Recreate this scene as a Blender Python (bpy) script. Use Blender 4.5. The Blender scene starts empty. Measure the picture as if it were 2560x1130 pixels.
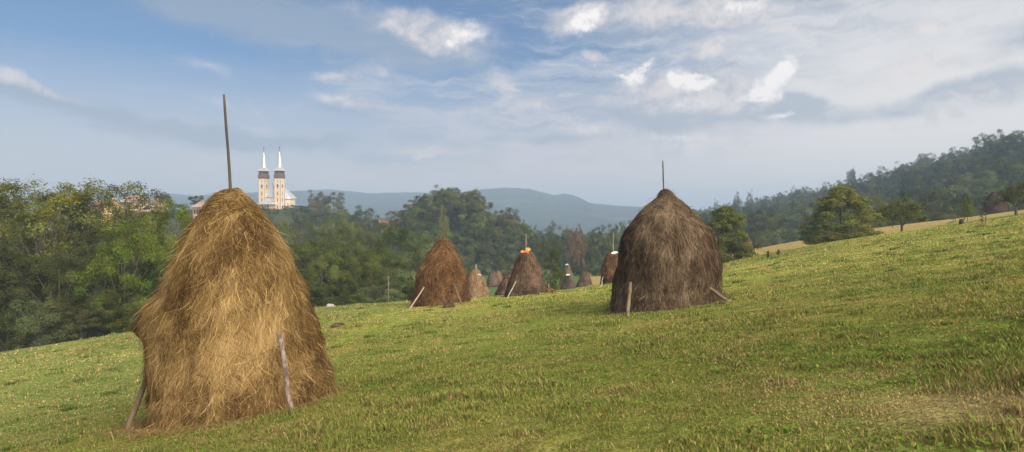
import bpy, math, random
import numpy as np
from mathutils import Vector, Matrix

# ------------------------------------------------------------------ basics
F = 1668.0            # focal length in photograph pixels
EYE = 1.7             # eye height above the meadow at the camera
CX, CY = 1280.0, 565.0
scene = bpy.context.scene
col = scene.collection
rng = np.random.default_rng(7)
random.seed(7)


def uz(px, py, D):
    """photo pixel + depth -> world point"""
    return np.array([(px - CX) / F * D, D, EYE - (py - CY) / F * D])


def ss(a, b, x):
    t = np.clip((np.asarray(x, float) - a) / (b - a), 0, 1)
    return t * t * (3 - 2 * t)


def hash2(ix, iy, seed):
    h = (ix.astype(np.int64) * 374761393 + iy.astype(np.int64) * 668265263 + seed * 974711) & 0xffffffff
    h = ((h ^ (h >> 13)) * 1274126177) & 0xffffffff
    h = (h ^ (h >> 16)) & 0xffffffff
    return h / 4294967295.0


def vnoise(x, y, seed=0):
    x = np.asarray(x, float); y = np.asarray(y, float)
    ix = np.floor(x); iy = np.floor(y)
    fx = x - ix; fy = y - iy
    fx = fx * fx * (3 - 2 * fx); fy = fy * fy * (3 - 2 * fy)
    a = hash2(ix, iy, seed); b = hash2(ix + 1, iy, seed)
    c = hash2(ix, iy + 1, seed); d = hash2(ix + 1, iy + 1, seed)
    return (a * (1 - fx) + b * fx) * (1 - fy) + (c * (1 - fx) + d * fx) * fy


def fbm(x, y, seed=0, octv=4):
    s = 0; a = .5; t = 0
    for o in range(octv):
        s = s + a * vnoise(x * 2 ** o, y * 2 ** o, seed + o * 17); t += a; a *= .5
    return s / t


# ------------------------------------------------------------------ terrain
def plane(x, y):
    return 0.15 * x - 0.0866 * y


ctrl = []
for (x, y) in [(-12, 12), (-5.5, 13.5), (0, 7), (0, 0), (8, 8), (5.8, 25), (-6, 5), (15, 15), (0, -10), (18, -8), (-14, -8), (2, 16), (-12, 22), (14, 26)]:
    ctrl.append((x, y, plane(x, y)))
for (px, py, D) in [(0, 880, 45), (-200, 905, 44), (360, 828, 50), (620, 790, 54), (850, 766, 55), (1100, 758, 40), (1000, 764, 43),
                    (1315, 741, 47), (1420, 729, 48), (1520, 719, 50), (1700, 685, 52), (1850, 652, 55), (2030, 612, 60), (2255, 583, 66),
                    (2540, 542, 64), (2560, 525, 95), (2200, 568, 112), (2400, 545, 105), (2900, 470, 80),
                    (1230, 744, 75), (1235, 715, 140), (1200, 690, 190), (1330, 742, 75), (1420, 724, 105), (1460, 722, 108), (1500, 690, 150),
                    (1862, 622, 130), (2010, 601, 135), (1900, 646, 90), (1960, 628, 92), (1600, 690, 100), (1650, 650, 150)]:
    p = uz(px, py, D); ctrl.append(tuple(p))
for p in [(-34, 62, -9.5), (-55, 60, -10), (-60, 90, -12), (-30, 90, -11), (-16, 80, -8.6), (-20, 120, -12.5), (-60, 130, -12), (-90, 70, -12), (-45, 45, -8.6)]:
    ctrl.append(p)
ctrl = np.array(ctrl)


def tps_fit(P):
    n = len(P)
    d = np.hypot(P[:, None, 0] - P[None, :, 0], P[:, None, 1] - P[None, :, 1])
    K = np.where(d > 0, d * d * np.log(np.maximum(d, 1e-9)), 0) + np.eye(n) * 2.0
    A = np.zeros((n + 3, n + 3)); A[:n, :n] = K
    A[:n, n] = 1; A[:n, n + 1:] = P[:, :2]; A[n:, :n] = A[:n, n:].T
    return np.linalg.solve(A, np.concatenate([P[:, 2], np.zeros(3)]))


TW = tps_fit(ctrl)


def tps(x, y):
    s = TW[-3] + TW[-2] * x + TW[-1] * y
    for i in range(len(ctrl)):
        d2 = (x - ctrl[i, 0]) ** 2 + (y - ctrl[i, 1]) ** 2
        s = s + TW[i] * .5 * d2 * np.log(np.maximum(d2, 1e-12))
    return s


def far(x, y):
    z = -12.5 + 0 * x
    z = z + 20.5 * ss(34, 104, -x) * ss(110, 260, y) * (1 - ss(700, 1100, y))
    z = z + 2.5 * np.exp(-((x + 124) / 40) ** 2 - ((y - 352) / 50) ** 2)
    z = z + 18.5 * np.exp(-((x + 24) / 25) ** 2 - ((y - 258) / 42) ** 2)
    ridge = np.interp(y, [-200, 100, 350, 400, 450, 550, 650, 800, 950, 1200], [57, 54, 42, 31, 27, 23, 19, 13, 5, 0])
    z = z + ridge * ss(85, 285, x + 14 * (fbm(x / 60, y / 60, 91, 3) - .5)) + 9.5 * ss(20, 90, x) * (1 - ss(500, 900, y))
    return z


def ground(x, y):
    x = np.asarray(x, float); y = np.asarray(y, float)
    D = np.hypot(x, y)
    w = 1 - ss(125, 205, D)
    near = np.where(D < 230, tps(x, y), 0)
    z = w * near + (1 - w) * far(x, y)
    m = 1 - ss(60, 200, D)
    z = z + m * (.045 * (fbm(x / 8, y / 8, 3, 2) - .5) + .02 * (fbm(x / 1.1, y / 1.1, 5, 3) - .5))
    # mown bank dropping away on the near right corner
    return z


def gz(x, y):
    return float(ground(np.array([x]), np.array([y]))[0])


def hit(px, py, d0=3.0, d1=250.0):
    D = np.linspace(d0, d1, 5000)
    x = (px - CX) / F * D; z = EYE - (py - CY) / F * D
    g = ground(x, D)
    k = np.argmax(z <= g)
    if z[k] > g[k]:
        k = len(D) - 1
    return np.array([x[k], D[k], g[k]])


# ------------------------------------------------------------------ mesh helpers
def np_mesh(name, verts, quads=None, tris=None, tint=None, smooth=True, mats=(), midx=None):
    me = bpy.data.meshes.new(name)
    verts = np.asarray(verts, np.float32)
    me.vertices.add(len(verts)); me.vertices.foreach_set('co', verts.ravel())
    loops = []; starts = []; n = 0
    for arr, k in ((quads, 4), (tris, 3)):
        if arr is not None and len(arr):
            arr = np.asarray(arr, np.int32)
            loops.append(arr.ravel()); starts.append(n + np.arange(len(arr), dtype=np.int32) * k); n += arr.size
    loops = np.concatenate(loops); starts = np.concatenate(starts)
    me.loops.add(len(loops)); me.loops.foreach_set('vertex_index', loops)
    me.polygons.add(len(starts)); me.polygons.foreach_set('loop_start', starts)
    if midx is not None:
        me.polygons.foreach_set('material_index', np.asarray(midx, np.int32))
    me.update(calc_edges=True)
    me.polygons.foreach_set('use_smooth', np.full(len(starts), smooth, bool))
    if tint is not None:
        a = me.color_attributes.new('tint', 'FLOAT_COLOR', 'POINT')
        t = np.ones((len(verts), 4), np.float32); t[:, :3] = tint
        a.data.foreach_set('color', t.ravel())
    for m in mats:
        me.materials.append(m)
    return me


def link(name, me, parent=None, loc=None, rot=None, scale=None):
    o = bpy.data.objects.new(name, me); col.objects.link(o)
    if parent is not None:
        o.parent = parent
    if loc is not None: o.location = tuple(float(v) for v in loc)
    if rot is not None: o.rotation_euler = rot
    if scale is not None: o.scale = scale
    return o


def tag(o, label=None, cat=None, group=None, kind=None):
    if label: o['label'] = label
    if cat: o['category'] = cat
    if group: o['group'] = group
    if kind: o['kind'] = kind
    return o


class MB:
    """collects faces for one mesh"""
    def __init__(s):
        s.v = []; s.f = []

    def add(s, vs, fs):
        n = len(s.v)
        s.v.extend([tuple(float(c) for c in v) for v in vs]); s.f.extend([tuple(i + n for i in f) for f in fs])

    def box(s, x0, x1, y0, y1, z0, z1):
        vs = [(x, y, z) for z in (z0, z1) for y in (y0, y1) for x in (x0, x1)]
        s.add(vs, [(0, 2, 3, 1), (4, 5, 7, 6), (0, 1, 5, 4), (2, 6, 7, 3), (0, 4, 6, 2), (1, 3, 7, 5)])

    def tube(s, pts, rad, n=7, cap=True, jit=0.0):
        pts = [Vector(p) for p in pts]
        if not hasattr(rad, '__len__'): rad = [rad] * len(pts)
        rings = []
        for i, p in enumerate(pts):
            d = (pts[min(i + 1, len(pts) - 1)] - pts[max(i - 1, 0)]).normalized()
            a = d.orthogonal().normalized() if abs(d.z) > .98 else d.cross(Vector((0, 0, 1))).normalized()
            if abs(d.z) > .98: a = Vector((1, 0, 0)) - d * d.x; a.normalize()
            b = d.cross(a)
            rings.append([p + (a * math.cos(t) + b * math.sin(t)) * rad[i] * (1 + jit * (random.random() - .5)) for t in [2 * math.pi * k / n for k in range(n)]])
        vs = [v for r in rings for v in r]; fs = []
        for i in range(len(pts) - 1):
            for k in range(n):
                k2 = (k + 1) % n
                fs.append((i * n + k, i * n + k2, (i + 1) * n + k2, (i + 1) * n + k))
        if cap:
            fs.append(tuple(range(n - 1, -1, -1))); fs.append(tuple((len(pts) - 1) * n + k for k in range(n)))
        s.add(vs, fs)

    def rings(s, rings, cap0=True, cap1=True):
        n = len(rings[0]); vs = [v for r in rings for v in r]; fs = []
        for i in range(len(rings) - 1):
            for k in range(n):
                k2 = (k + 1) % n
                fs.append((i * n + k, i * n + k2, (i + 1) * n + k2, (i + 1) * n + k))
        if cap0: fs.append(tuple(range(n - 1, -1, -1)))
        if cap1: fs.append(tuple((len(rings) - 1) * n + k for k in range(n)))
        s.add(vs, fs)

    def mesh(s, name, mat=None, smooth=False):
        me = bpy.data.meshes.new(name); me.from_pydata(s.v, [], s.f); me.update()
        if mat: me.materials.append(mat)
        if smooth:
            me.polygons.foreach_set('use_smooth', np.ones(len(me.polygons), bool))
        return me

    def build(s, name, mat, parent=None, smooth=False, **k):
        return link(name, s.mesh(name, mat, smooth), parent, **k)


# ------------------------------------------------------------------ materials
def new_mat(name):
    m = bpy.data.materials.new(name); m.use_nodes = True
    nt = m.node_tree; nt.nodes.clear()
    out = nt.nodes.new('ShaderNodeOutputMaterial')
    return m, nt, out


def nd(nt, typ, **k):
    n = nt.nodes.new(typ)
    for a, b in k.items():
        setattr(n, a, b)
    return n


def L(nt, a, b):
    nt.links.new(a, b)


def math_(nt, op, a, b=None, c=None, clamp=False):
    n = nd(nt, 'ShaderNodeMath', operation=op, use_clamp=clamp)
    for i, v in enumerate((a, b, c)):
        if v is None: continue
        if isinstance(v, (int, float)): n.inputs[i].default_value = v
        else: L(nt, v, n.inputs[i])
    return n.outputs[0]


def mixc(nt, fac, a, b, mode='MIX'):
    n = nd(nt, 'ShaderNodeMix', data_type='RGBA', blend_type=mode)
    for sock, v in ((n.inputs[0], fac), (n.inputs[6], a), (n.inputs[7], b)):
        if isinstance(v, (int, float)): sock.default_value = v
        elif isinstance(v, (tuple, list)): sock.default_value = (*v[:3], 1)
        else: L(nt, v, sock)
    return n.outputs[2]


def noise(nt, vec, scale, detail=4, rough=.55, dist=0.0):
    n = nd(nt, 'ShaderNodeTexNoise'); n.inputs['Scale'].default_value = scale
    n.inputs['Detail'].default_value = detail; n.inputs['Roughness'].default_value = rough
    n.inputs['Distortion'].default_value = dist
    if vec is not None: L(nt, vec, n.inputs['Vector'])
    return n


def maprange(nt, v, a, b, c=0.0, d=1.0, smooth=True):
    n = nd(nt, 'ShaderNodeMapRange', interpolation_type='SMOOTHSTEP' if smooth else 'LINEAR')
    n.inputs[1].default_value = a; n.inputs[2].default_value = b; n.inputs[3].default_value = c; n.inputs[4].default_value = d
    L(nt, v, n.inputs[0]); return n.outputs[0]


def mat_leaf():
    m, nt, out = new_mat('leaf')
    at = nd(nt, 'ShaderNodeAttribute', attribute_name='tint')
    oi = nd(nt, 'ShaderNodeObjectInfo')
    c = mixc(nt, 1.0, at.outputs['Color'], oi.outputs['Color'], 'MULTIPLY')
    df = nd(nt, 'ShaderNodeBsdfDiffuse'); L(nt, c, df.inputs['Color'])
    tr = nd(nt, 'ShaderNodeBsdfTranslucent'); L(nt, mixc(nt, .5, c, mixc(nt, 1.0, c, (1.3, 1.25, .5), 'MULTIPLY')), tr.inputs['Color'])
    mx = nd(nt, 'ShaderNodeMixShader'); mx.inputs[0].default_value = .3
    L(nt, df.outputs[0], mx.inputs[1]); L(nt, tr.outputs[0], mx.inputs[2])
    L(nt, mx.outputs[0], out.inputs[0]); return m


def mat_tint(name, transl=.15):
    m, nt, out = new_mat(name)
    at = nd(nt, 'ShaderNodeAttribute', attribute_name='tint')
    df = nd(nt, 'ShaderNodeBsdfDiffuse'); L(nt, at.outputs['Color'], df.inputs['Color'])
    tr = nd(nt, 'ShaderNodeBsdfTranslucent'); L(nt, at.outputs['Color'], tr.inputs['Color'])
    mx = nd(nt, 'ShaderNodeMixShader'); mx.inputs[0].default_value = transl
    L(nt, df.outputs[0], mx.inputs[1]); L(nt, tr.outputs[0], mx.inputs[2])
    L(nt, mx.outputs[0], out.inputs[0]); return m


def mat_plain(name, c1, c2, scale=3.0, rough=.8, stretch=None, bump=0.0, metal=0.0, objc=False):
    m, nt, out = new_mat(name)
    tc = nd(nt, 'ShaderNodeTexCoord'); v = tc.outputs['Object']
    if stretch:
        mp = nd(nt, 'ShaderNodeMapping'); mp.inputs['Scale'].default_value = stretch; L(nt, v, mp.inputs['Vector']); v = mp.outputs[0]
    n = noise(nt, v, scale, 6, .65)
    c = mixc(nt, maprange(nt, n.outputs[0], .32, .68), c1, c2)
    p = nd(nt, 'ShaderNodeBsdfPrincipled'); L(nt, c, p.inputs['Base Color']); p.inputs['Roughness'].default_value = rough
    p.inputs['Metallic'].default_value = metal
    if bump:
        b = nd(nt, 'ShaderNodeBump'); b.inputs['Strength'].default_value = bump; b.inputs['Distance'].default_value = .02
        L(nt, n.outputs[0], b.inputs['Height']); L(nt, b.outputs[0], p.inputs['Normal'])
    L(nt, p.outputs[0], out.inputs[0]); return m


def mat_ground():
    m, nt, out = new_mat('meadow')
    geo = nd(nt, 'ShaderNodeNewGeometry'); v = geo.outputs['Position']
    at = nd(nt, 'ShaderNodeAttribute', attribute_name='tint')
    n1 = noise(nt, v, .35, 5, .6); n2 = noise(nt, v, 2.6, 5, .65); n3 = noise(nt, v, 22, 4, .7)
    f = math_(nt, 'MULTIPLY', maprange(nt, n2.outputs[0], .3, .7, .62, 1.3), maprange(nt, n3.outputs[0], .28, .72, .45, 1.5))
    c = mixc(nt, 1.0, at.outputs['Color'], f, 'MULTIPLY')
    c = mixc(nt, maprange(nt, n1.outputs[0], .5, .72, 0, .45), c, mixc(nt, 1.0, c, (1.35, 1.0, .9), 'MULTIPLY'))
    p = nd(nt, 'ShaderNodeBsdfDiffuse'); L(nt, c, p.inputs['Color'])
    b = nd(nt, 'ShaderNodeBump'); b.inputs['Strength'].default_value = .6; b.inputs['Distance'].default_value = .06
    L(nt, n3.outputs[0], b.inputs['Height']); L(nt, b.outputs[0], p.inputs['Normal'])
    L(nt, p.outputs[0], out.inputs[0]); return m


LEAF = mat_leaf()
HAY = mat_tint('hay', .12)
GRASS = mat_tint('grass_blade', .3)
BARK = mat_plain('bark', (.055, .042, .03), (.14, .115, .09), 4, .9, (1, 1, .25), .5)
POLE = mat_plain('weathered_pole', (.03, .024, .02), (.075, .058, .045), 9, .85, (1, 1, .15), .4)
PALEWOOD = mat_plain('peeled_wood', (.20, .16, .115), (.36, .31, .245), 8, .8, (1, 1, .2), .3)
BROWNWOOD = mat_plain('brown_wood', (.09, .065, .04), (.19, .14, .085), 8, .85, (1, 1, .2), .3)
BIRCHWOOD = mat_plain('mottled_bark', (.075, .05, .04), (.30, .245, .20), 11, .85, (1, 1, .55), .5)

# ------------------------------------------------------------------ ground mesh
def sinhspace(n, lo, hi, c, k):
    t = np.linspace(-1, 1, n)
    s = np.sinh(k * t) / np.sinh(k)
    return np.where(s < 0, c + s * (c - lo), c + s * (hi - c))


def region_tint(x, y):
    """base albedo of the land: mown meadow, dry field, wood floor, far farmland"""
    D = np.hypot(x, y); u = x / np.maximum(y, 1e-3)
    n = fbm(x / 4.0, y / 4.0, 31, 4); n2 = fbm(x / 1.3, y / 1.3, 37, 3)
    g = np.stack([.155 + 0 * x, .188 + 0 * x, .038 + 0 * x], -1)
    dry = np.array([.26, .215, .07]); lush = np.array([.115, .165, .034]); brown = np.array([.18, .115, .05])
    a = ss(.48, .68, n)[:, None] * .6; g = g * (1 - a) + dry * a
    a = ss(.52, .3, n)[:, None] * .35; g = g * (1 - a) + lush * a
    a = (ss(.58, .8, n2) * (1 - .7 * ss(10, 30, D)))[:, None] * .4; g = g * (1 - a) + brown * a
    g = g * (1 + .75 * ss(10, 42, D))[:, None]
    # cooler, greyer strip of grass at the left
    a = (ss(-7, -14, x) * (y > 5))[:, None] * .45; g = g * (1 - a) + np.array([.14, .165, .06]) * a
    # dry stubble field over the crest
    px = CX + F * u
    ochre = np.array([.36, .285, .105])
    zone = ss(77, 88, D) * ss(1460, 1500, px) * (1 - ss(185, 200, D)) * ss(.40, .44, .44 + 0 * x)
    zr = ss(70, 76, D) * ss(1500, 1840, px)
    band = ss(91, 96, D - 10 * (fbm(x / 9, y / 9, 77, 2) - .5)) * (px > 1470)
    a = (band * (1 - ss(185, 205, D)))[:, None]
    g = g * (1 - a) + (ochre * (.85 + .3 * n2)[:, None]) * a
    # bluish lush strip just before the dry field
    a = (ss(64, 70, D - 6 * (fbm(x / 7, y / 7, 79, 2) - .5)) * (1 - ss(90, 96, D)) * ss(1800, 1900, px))[:, None] * .85
    g = g * (1 - a) + np.array([.075, .13, .045]) * a
    # green valley field
    a = (ss(56, 66, D) * (px < 1470) * (px > 1150) * (1 - ss(185, 200, D)))[:, None]
    g = g * (1 - a) + np.array([.085, .15, .04]) * (.9 + .3 * n)[:, None] * a
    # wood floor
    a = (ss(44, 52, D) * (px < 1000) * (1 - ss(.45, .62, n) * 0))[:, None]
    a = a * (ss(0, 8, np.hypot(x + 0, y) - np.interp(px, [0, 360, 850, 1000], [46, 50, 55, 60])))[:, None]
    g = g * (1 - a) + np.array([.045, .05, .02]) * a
    a = ss(190, 215, D)[:, None]
    g = g * (1 - a) + (np.array([.06, .07, .025]) + np.array([.09, .07, .02]) * ss(.55, .7, fbm(x / 45, y / 45, 8, 3))[:, None]) * a
    # trodden dry bank with bare soil at the lower right
    bank = np.exp(-(((x - 4.6) * .8 + (y - 5.8) * .6) / 1.6) ** 2 - ((-(x - 4.6) * .6 + (y - 5.8) * .8) / 1.1) ** 2)
    a = np.clip(bank * 1.2 * ss(.3, .6, n2), 0, .6)[:, None]; g = g * (1 - a) + np.array([.32, .25, .12]) * a
    soil = np.exp(-((x - 4.75) / .55) ** 2 - ((y - 6.3) / .5) ** 2)
    a = np.clip(soil * 1.0 * ss(.35, .6, fbm(x * 2, y * 2, 71, 3)), 0, .95)[:, None]; g = g * (1 - a) + np.array([.075, .058, .05]) * a
    return g


xs = sinhspace(460, -2600, 2600, 0, 6.6)
ys = sinhspace(470, -120, 3350, 12, 6.0)
GX, GY = np.meshgrid(xs, ys)
gx = GX.ravel(); gy = GY.ravel(); gzv = ground(gx, gy)
nx, ny = len(xs), len(ys)
ii = (np.arange(ny - 1)[:, None] * nx + np.arange(nx - 1)[None, :]).ravel()
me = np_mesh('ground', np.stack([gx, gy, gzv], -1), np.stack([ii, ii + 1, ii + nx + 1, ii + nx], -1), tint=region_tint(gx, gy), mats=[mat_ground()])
tag(link('ground', me), 'sloping green meadow falling away to a valley', 'ground', kind='structure')

# ------------------------------------------------------------------ distant mountain
def mountain(name, prof, D0, depth, base, seed, mat, amp):
    px = np.linspace(prof[0][0], prof[-1][0], 420)
    top = np.interp(px, [p[0] for p in prof], [p[1] for p in prof])
    top = top - 2.2 * (fbm(px / 55, px * 0, seed, 4) - .5) * amp - 1.6 * (vnoise(px / 4.5, px * 0, seed + 3) - .5)
    X = (px - CX) / F * D0
    Z = EYE - (top - CY) / F * D0
    nr = 40
    t = np.concatenate([np.linspace(0, 1, nr - 8), np.linspace(1.03, 1.4, 8)])
    V = []
    for k in range(nr):
        prof_t = np.sin(np.minimum(t[k], 1) * math.pi / 2) ** 1.25 * (1 if t[k] <= 1 else max(0, 1 - (t[k] - 1) * 1.6))
        yy = D0 - depth + depth * t[k] + 0 * X
        rel = 1 + .25 * (fbm(X / 330, yy / 330, seed + 9, 4) - .5) * (1 - abs(2 * min(t[k], 1) - 1)) * 2
        zz = base + (Z - base) * prof_t * np.where(t[k] < 1, np.minimum(rel, 1.0 / max(prof_t, .05)), 1)
        zz = np.minimum(zz, base + (Z - base))
        V.append(np.stack([X, yy, zz], -1))
    V = np.concatenate(V); n = len(px)
    ii = (np.arange(nr - 1)[:, None] * n + np.arange(n - 1)[None, :]).ravel()
    me = np_mesh(name, V, np.stack([ii, ii + 1, ii + n + 1, ii + n], -1), mats=[mat])
    return link(name, me)


m, nt, out = new_mat('mountain_wood')
geo = nd(nt, 'ShaderNodeNewGeometry')
nn = noise(nt, geo.outputs['Position'], .05, 6, .7)
n2 = noise(nt, geo.outputs['Position'], .004, 4, .6)
c = mixc(nt, maprange(nt, nn.outputs[0], .35, .65), (.018, .028, .018), (.055, .068, .042))
c = mixc(nt, maprange(nt, n2.outputs[0], .58, .68, 0, .7), c, (.15, .145, .09))
df = nd(nt, 'ShaderNodeBsdfDiffuse'); L(nt, c, df.inputs['Color']); L(nt, df.outputs[0], out.inputs[0])
MTN = m
prof = [(-500, 520), (150, 512), (330, 488), (420, 490), (500, 489), (560, 497), (700, 490), (750, 486), (800, 484), (870, 480), (950, 484), (1050, 482), (1120, 484), (1180, 481), (1215, 476),
        (1250, 476), (1320, 477), (1345, 484), (1380, 493), (1400, 490), (1420, 494), (1440, 508), (1500, 515), (1600, 522), (1700, 535), (1790, 548), (1900, 556), (2300, 562)]
tag(mountain('mountain', prof, 2200, 1100, -14, 5, MTN, 1.6), 'long hazy blue mountain ridge on the horizon', 'mountain', kind='structure')

# ------------------------------------------------------------------ trees
def unit(v):
    return v / np.maximum(np.linalg.norm(v, axis=-1, keepdims=True), 1e-9)


def leaf_quads(P, N, size, r, aspect=.62):
    n = len(P)
    t = unit(np.cross(N, r.normal(size=(n, 3))))
    b = np.cross(N, t)
    s = (size * r.uniform(.55, 1.35, n))[:, None]
    fold = N * s * .12
    V = np.stack([P - t * s * .5, P + b * s * .5 * aspect + fold, P + t * s * .5, P - b * s * .5 * aspect + fold], 1).reshape(-1, 3)
    Q = np.arange(4 * n).reshape(-1, 4)
    return V, Q


def make_tree(kind, seed, H=10.0, W=8.0, nclump=60, leaves=220, leaf=.22, trunk=.22, base=.2, shape='round', clump=.2, density_in=.5, droop=0., limbs=7, fork=False, trunk_r=.17, njit=.45, lay=.12, ow=.45):
    """returns (crown verts, quads, tints), trunk MB"""
    r = np.random.default_rng(seed)
    rnd = random.Random(seed)
    R = W / 2
    z0 = base * H
    ch = H - z0
    ph = r.uniform(0, 6.28, 6)
    C = []; 
    tries = 0
    while len(C) < nclump and tries < 20000:
        tries += 1
        d = r.normal(size=3); d /= np.linalg.norm(d)
        rr = r.uniform(density_in, 1) ** .6
        az = math.atan2(d[1], d[0])
        lump = 1 + .17 * math.sin(2 * az + ph[0]) + .13 * math.sin(3 * az + ph[1] + 2 * d[2]) + .12 * math.sin(5 * d[2] + ph[2] + az)
        p = d * rr * lump
        t = (p[2] + 1) / 2
        if shape == 'round':
            q = np.array([p[0] * R, p[1] * R, z0 + ch * (.5 + .5 * p[2])])
            if t < .12: continue
        elif shape == 'dome':
            q = np.array([p[0] * R, p[1] * R, z0 + ch * max(0, .36 + .64 * p[2])])
            if p[2] < -.5: continue
        elif shape == 'cone':
            t = r.uniform(0, 1) ** 1.35
            k = (1 - t) ** .85 * R * math.sqrt(r.uniform(.25, 1)) * (1 + lay * math.sin(t * 22))
            q = np.array([math.cos(az) * k, math.sin(az) * k, z0 + ch * t])
        elif shape == 'drop':
            t = r.uniform(0, 1)
            k = R * (math.sin(math.pi * min(1, t * .82 + .18)) ** .75) * math.sqrt(r.uniform(.2, 1)) * lump
            q = np.array([math.cos(az) * k, math.sin(az) * k, z0 + ch * t])
        elif shape == 'spike':
            t = r.uniform(0, 1) ** 1.15
            k = R * (1 - t) ** .5 * (.72 + .28 * min(1, t / .18)) * math.sqrt(r.uniform(.2, 1)) * lump
            q = np.array([math.cos(az) * k, math.sin(az) * k, z0 + ch * t])
        elif shape == 'vase':
            t = r.uniform(.1, 1) ** .75
            k = R * (.35 + .65 * t) * math.sqrt(r.uniform(.1, 1)) * (1.05 - .45 * max(0, t - .75) / .25) * lump
            q = np.array([math.cos(az) * k, math.sin(az) * k, z0 + ch * t])
        if C and min(np.linalg.norm((q - c) / np.array([1, 1, .8])) for c in C) < clump * R * .42: continue
        C.append(q)
    C = np.array(C)
    mid = np.array([0, 0, z0 + ch * .42])
    Vs = []; Ts = []; Qs = []; off = 0
    for c in C:
        rc = clump * R * r.uniform(.75, 1.35)
        if shape == 'cone': rc *= max(.35, 1 - (c[2] - z0) / ch) ** .6
        n = int(leaves * r.uniform(.65, 1.3))
        outw = unit((c - mid) / np.array([R, R, ch / 2]))
        d = unit(r.normal(size=(n, 3)) + outw * .55 + np.array([0, 0, .4]))
        P = c + d * rc * (r.uniform(.12, 1.1, n) ** .6)[:, None] * np.array([1, 1, .84])
        if droop:
            dr = r.uniform(0, 1, n) ** 1.5
            P[:, 2] -= dr * droop * ch
            P[:, :2] += (c[:2] - P[:, :2]) * (dr * .25)[:, None]
            P[:, 2] = np.maximum(P[:, 2], .15 * H)
        # stray twigs beyond the clump outline
        k = r.random(n) < .04
        P[k] += d[k] * rc * r.uniform(.1, .55, (k.sum(), 1))
        if base < .05: P[:, 2] = np.maximum(P[:, 2], .03 * H * r.uniform(0, 1, n))
        N = unit(d * (.9 - ow) + outw * ow + np.array([0, 0, .42]) + r.normal(size=(n, 3)) * njit)
        V, Q = leaf_quads(P, N, leaf, r)
        bri = r.uniform(.72, 1.28); hue = r.normal(0, .06)
        lb = bri * r.uniform(.7, 1.3, n)
        T = np.stack([lb * (1 + hue), lb, lb * (1 - hue * .7)], -1)
        Vs.append(V); Qs.append(Q + off); off += len(V); Ts.append(np.repeat(T, 4, 0))
    V = np.concatenate(Vs); Q = np.concatenate(Qs); T = np.clip(np.concatenate(Ts), .1, 2)
    mb = MB()
    random.seed(seed)
    if shape in ('cone',):
        mb.tube([(0, 0, -.3), (0, 0, H * .5), (0, 0, H * .97)], [trunk_r, trunk_r * .6, .02], 6)
        for k in range(limbs):
            c = C[rnd.randrange(len(C))]
            mb.tube([(0, 0, c[2] + .1), tuple(c)], [.04, .01], 4)
    else:
        ax = rnd.uniform(-.03, .03) * H; ay = rnd.uniform(-.03, .03) * H
        hz = z0 + ch * .55
        stems = 1 if shape != 'bush' else 3
        tp = [(0, 0, -.4), (ax * .2, ay * .2, z0 * .5), (ax * .5, ay * .5, z0 + ch * .1), (ax, ay, hz), (ax * 1.4, ay * 1.3, z0 + ch * .85)]
        mb.tube(tp, [trunk_r * 1.35, trunk_r, trunk_r * .85, trunk_r * .5, .03], 8, jit=.15)
        idx = list(range(len(C))); rnd.shuffle(idx)
        for k in idx[:limbs * 2]:
            c = C[k]; f = rnd.uniform(.05, .75)
            s = np.array([ax * .6, ay * .6, z0 + (min(c[2], hz) - z0) * f])
            m1 = s + (c - s) * .5 + np.array([0, 0, -.05 * H * rnd.random()])
            mb.tube([s, m1, c], [trunk_r * .4, trunk_r * .25, .015], 5)
    return (V, Q, T), mb


PROTO = {}


def proto(kind, variants, single=False, **k):
    H = k.get('H', 10.0); W = k.get('W', 8.0)
    lst = []
    for i in range(variants):
        (V, Q, T), mb = make_tree(kind, hash(kind) % 1000 if False else sum(map(ord, kind)) * 7 + i * 131, **k)
        hi = np.percentile(V[:, 2], 99.7); wd = np.percentile(np.abs(V[:, :2]), 98.5) * 2
        if single:
            tv = np.array(mb.v); n0 = len(V)
            q = [f for f in mb.f if len(f) == 4]
            VV = np.concatenate([V, tv]); QQ = np.concatenate([Q, np.array(q) + n0])
            TT = np.concatenate([T, np.ones((len(tv), 3))])
            mi = np.concatenate([np.zeros(len(Q)), np.ones(len(q))])
            me = np_mesh(kind, VV, QQ, tint=TT, mats=[LEAF, BARK], midx=mi, smooth=False)
            lst.append((me, None, hi, wd))
        else:
            lst.append((np_mesh('crown', V, Q, tint=T, mats=[LEAF], smooth=False), mb.mesh('trunk', BARK, True), hi, wd))
    PROTO[kind] = lst


proto('broadleaf_tree', 4, nclump=125, leaves=270, leaf=.155, shape='round', base=.10, clump=.17, W=8.5, njit=.4)
proto('locust_tree', 3, nclump=110, leaves=200, leaf=.145, shape='vase', base=.2, clump=.14, density_in=.25, limbs=16, W=9)
proto('bush', 3, H=4, W=4, nclump=45, leaves=240, leaf=.13, shape='dome', base=.02, clump=.27, trunk_r=.06)
proto('willow_tree', 2, H=8, W=6, nclump=60, leaves=210, leaf=.17, shape='drop', base=.03, clump=.2, trunk_r=.12)
proto('spruce_tree', 2, H=12, W=5, nclump=90, leaves=130, leaf=.26, shape='cone', base=.06, clump=.22, droop=.03, trunk_r=.14)
proto('poplar_tree', 2, H=12, W=3.2, nclump=40, leaves=170, leaf=.2, shape='drop', base=.1, clump=.34, trunk_r=.13)
proto('birch_tree', 1, H=12, W=5, nclump=26, leaves=230, leaf=.17, shape='drop', base=.42, clump=.26, droop=.22, trunk_r=.12)
proto('conical_tree', 2, H=5, W=4.2, nclump=170, leaves=190, leaf=.105, shape='spike', base=.0, clump=.17, trunk_r=.06, density_in=.3, njit=1.0, ow=.3)
proto('far_tree', 5, single=True, nclump=52, leaves=115, leaf=.42, shape='round', base=.05, clump=.26, W=8, limbs=3, njit=.2, ow=.7)
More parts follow.
